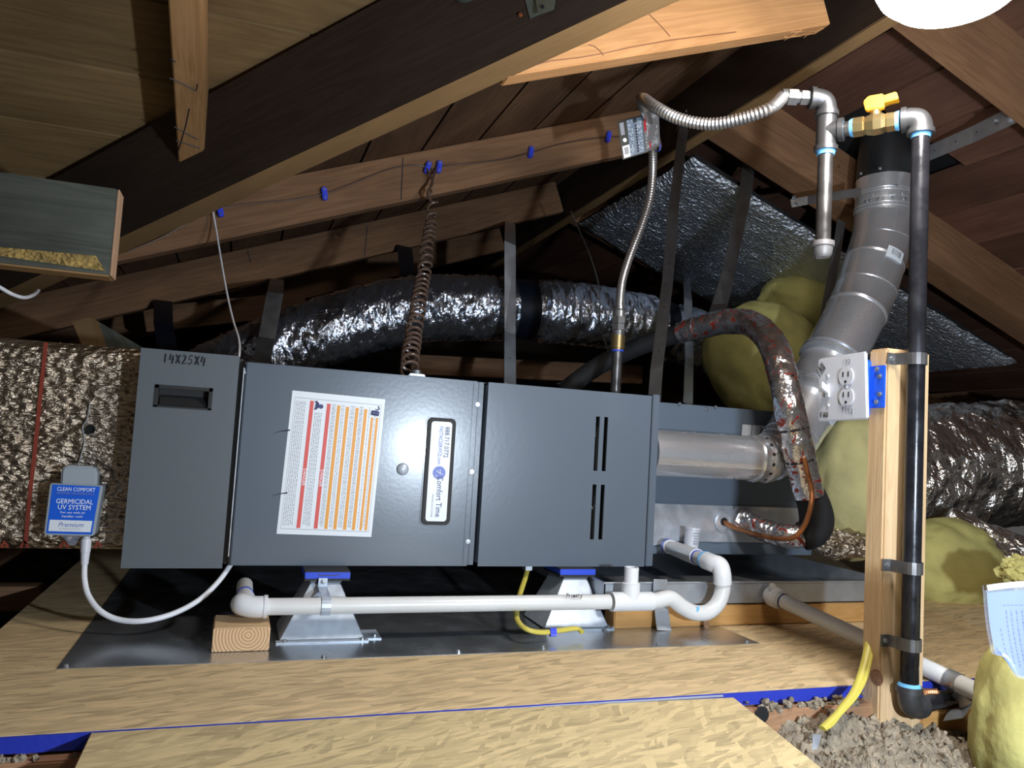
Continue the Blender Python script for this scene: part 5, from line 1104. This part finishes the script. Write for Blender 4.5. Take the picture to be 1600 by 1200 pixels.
# loose grey cellulose
def fz(x, y):
    b_ = -.118+.05*max(0, min(1, (y-.62)/.35))+.028*math.exp(-((x-.93)**2+(y-.93)**2)/.012)+.02*math.exp(-((x-.84)**2+(y-.97)**2)/.004)
    return b_+.014*noise.noise(V3((x*28, y*28, 0)))+.011*noise.noise(V3((x*75, y*75, 3)))+.009*noise.noise(V3((x*170, y*170, 7)))
ce = mk('loose_insulation', grid(.58, 1.5, .45, .985, 230, 150, fz), 'cellulose', smooth=True); setp(ce, 'grey loose fill insulation around the foot of the post', 'insulation', kind='stuff')
cl = []
for k in range(900):
    x_, y_ = random.uniform(.64, 1.2), random.uniform(.62, .975); cl.append(blob(V3((x_, y_, fz(x_, y_)+.001)), [random.uniform(.002, .006)]*3, k, .5, 1.8, 1))
for k in range(70):
    x_ = random.choice((.765, .80, .855, .875, .90, .92))+random.gauss(0, .010); cl.append(blob(V3((x_, .983+random.uniform(-.006, .002), -.024+abs(random.gauss(0, .006)))), [random.uniform(.002, .006)]*3, k, .5, 1.8, 2))
setp(mk('loose_clumps', join(*cl), 'cellulose', smooth=True), 'small grey clumps on the loose fill and joist beside the blue edge', 'insulation', kind='stuff')
lc2 = []
for k in range(24):
    x_ = random.uniform(-.34, -.13); lc2.append(blob(V3((x_, .982, -.022+random.uniform(-.004, .004))), [random.uniform(.003, .006)]*3, k, .5, 1.8, 2))
setp(mk('loose_clumps', join(*lc2), 'cellulose', smooth=True), 'grey crumbs on the joist at the lower left corner', 'insulation', kind='stuff')
setp(mk('foil_chip', prism([at(1270, 1148, .80), at(1283, 1149, .80), at(1277, 1170, .79), at(1269, 1172, .79)], (.004, .003, 0)), 'galv'), 'little shiny metal chip on the loose grey insulation', 'scrap')
# block and strap near the pipe foot
bl0 = at(1440, 1112, .957); bl1 = at(1520, 1172, .957)
setp(mk('blocking', box((bl0.x, .957, -.165), (bl1.x+.03, .9735, bl0.z)), 'plank', bevel=.002), 'short wooden block behind the foot of the gas pipe', 'wood block')
ms = setp(mk('stub_strap', ribbon([at(1468, 1086, 1.0), at(1488, 1083, .97), at(1506, 1092, .94), at(1510, 1104, .93), at(1502, 1114, .93), at(1478, 1118, .95)], (.5, .8, 0), .035, .0012), 'galv'), 'shiny strap folded over the gas pipe stub', 'strap')
setp(mk('copper_wire', tube([at(1440+26*t/60, 1083+6*math.sin(t*.9), .965+.01*math.cos(t*.9)) for t in range(61)], .0018, 7), 'copper', smooth=True), 'small tangle of copper wire beside the pipe elbow', 'wire')
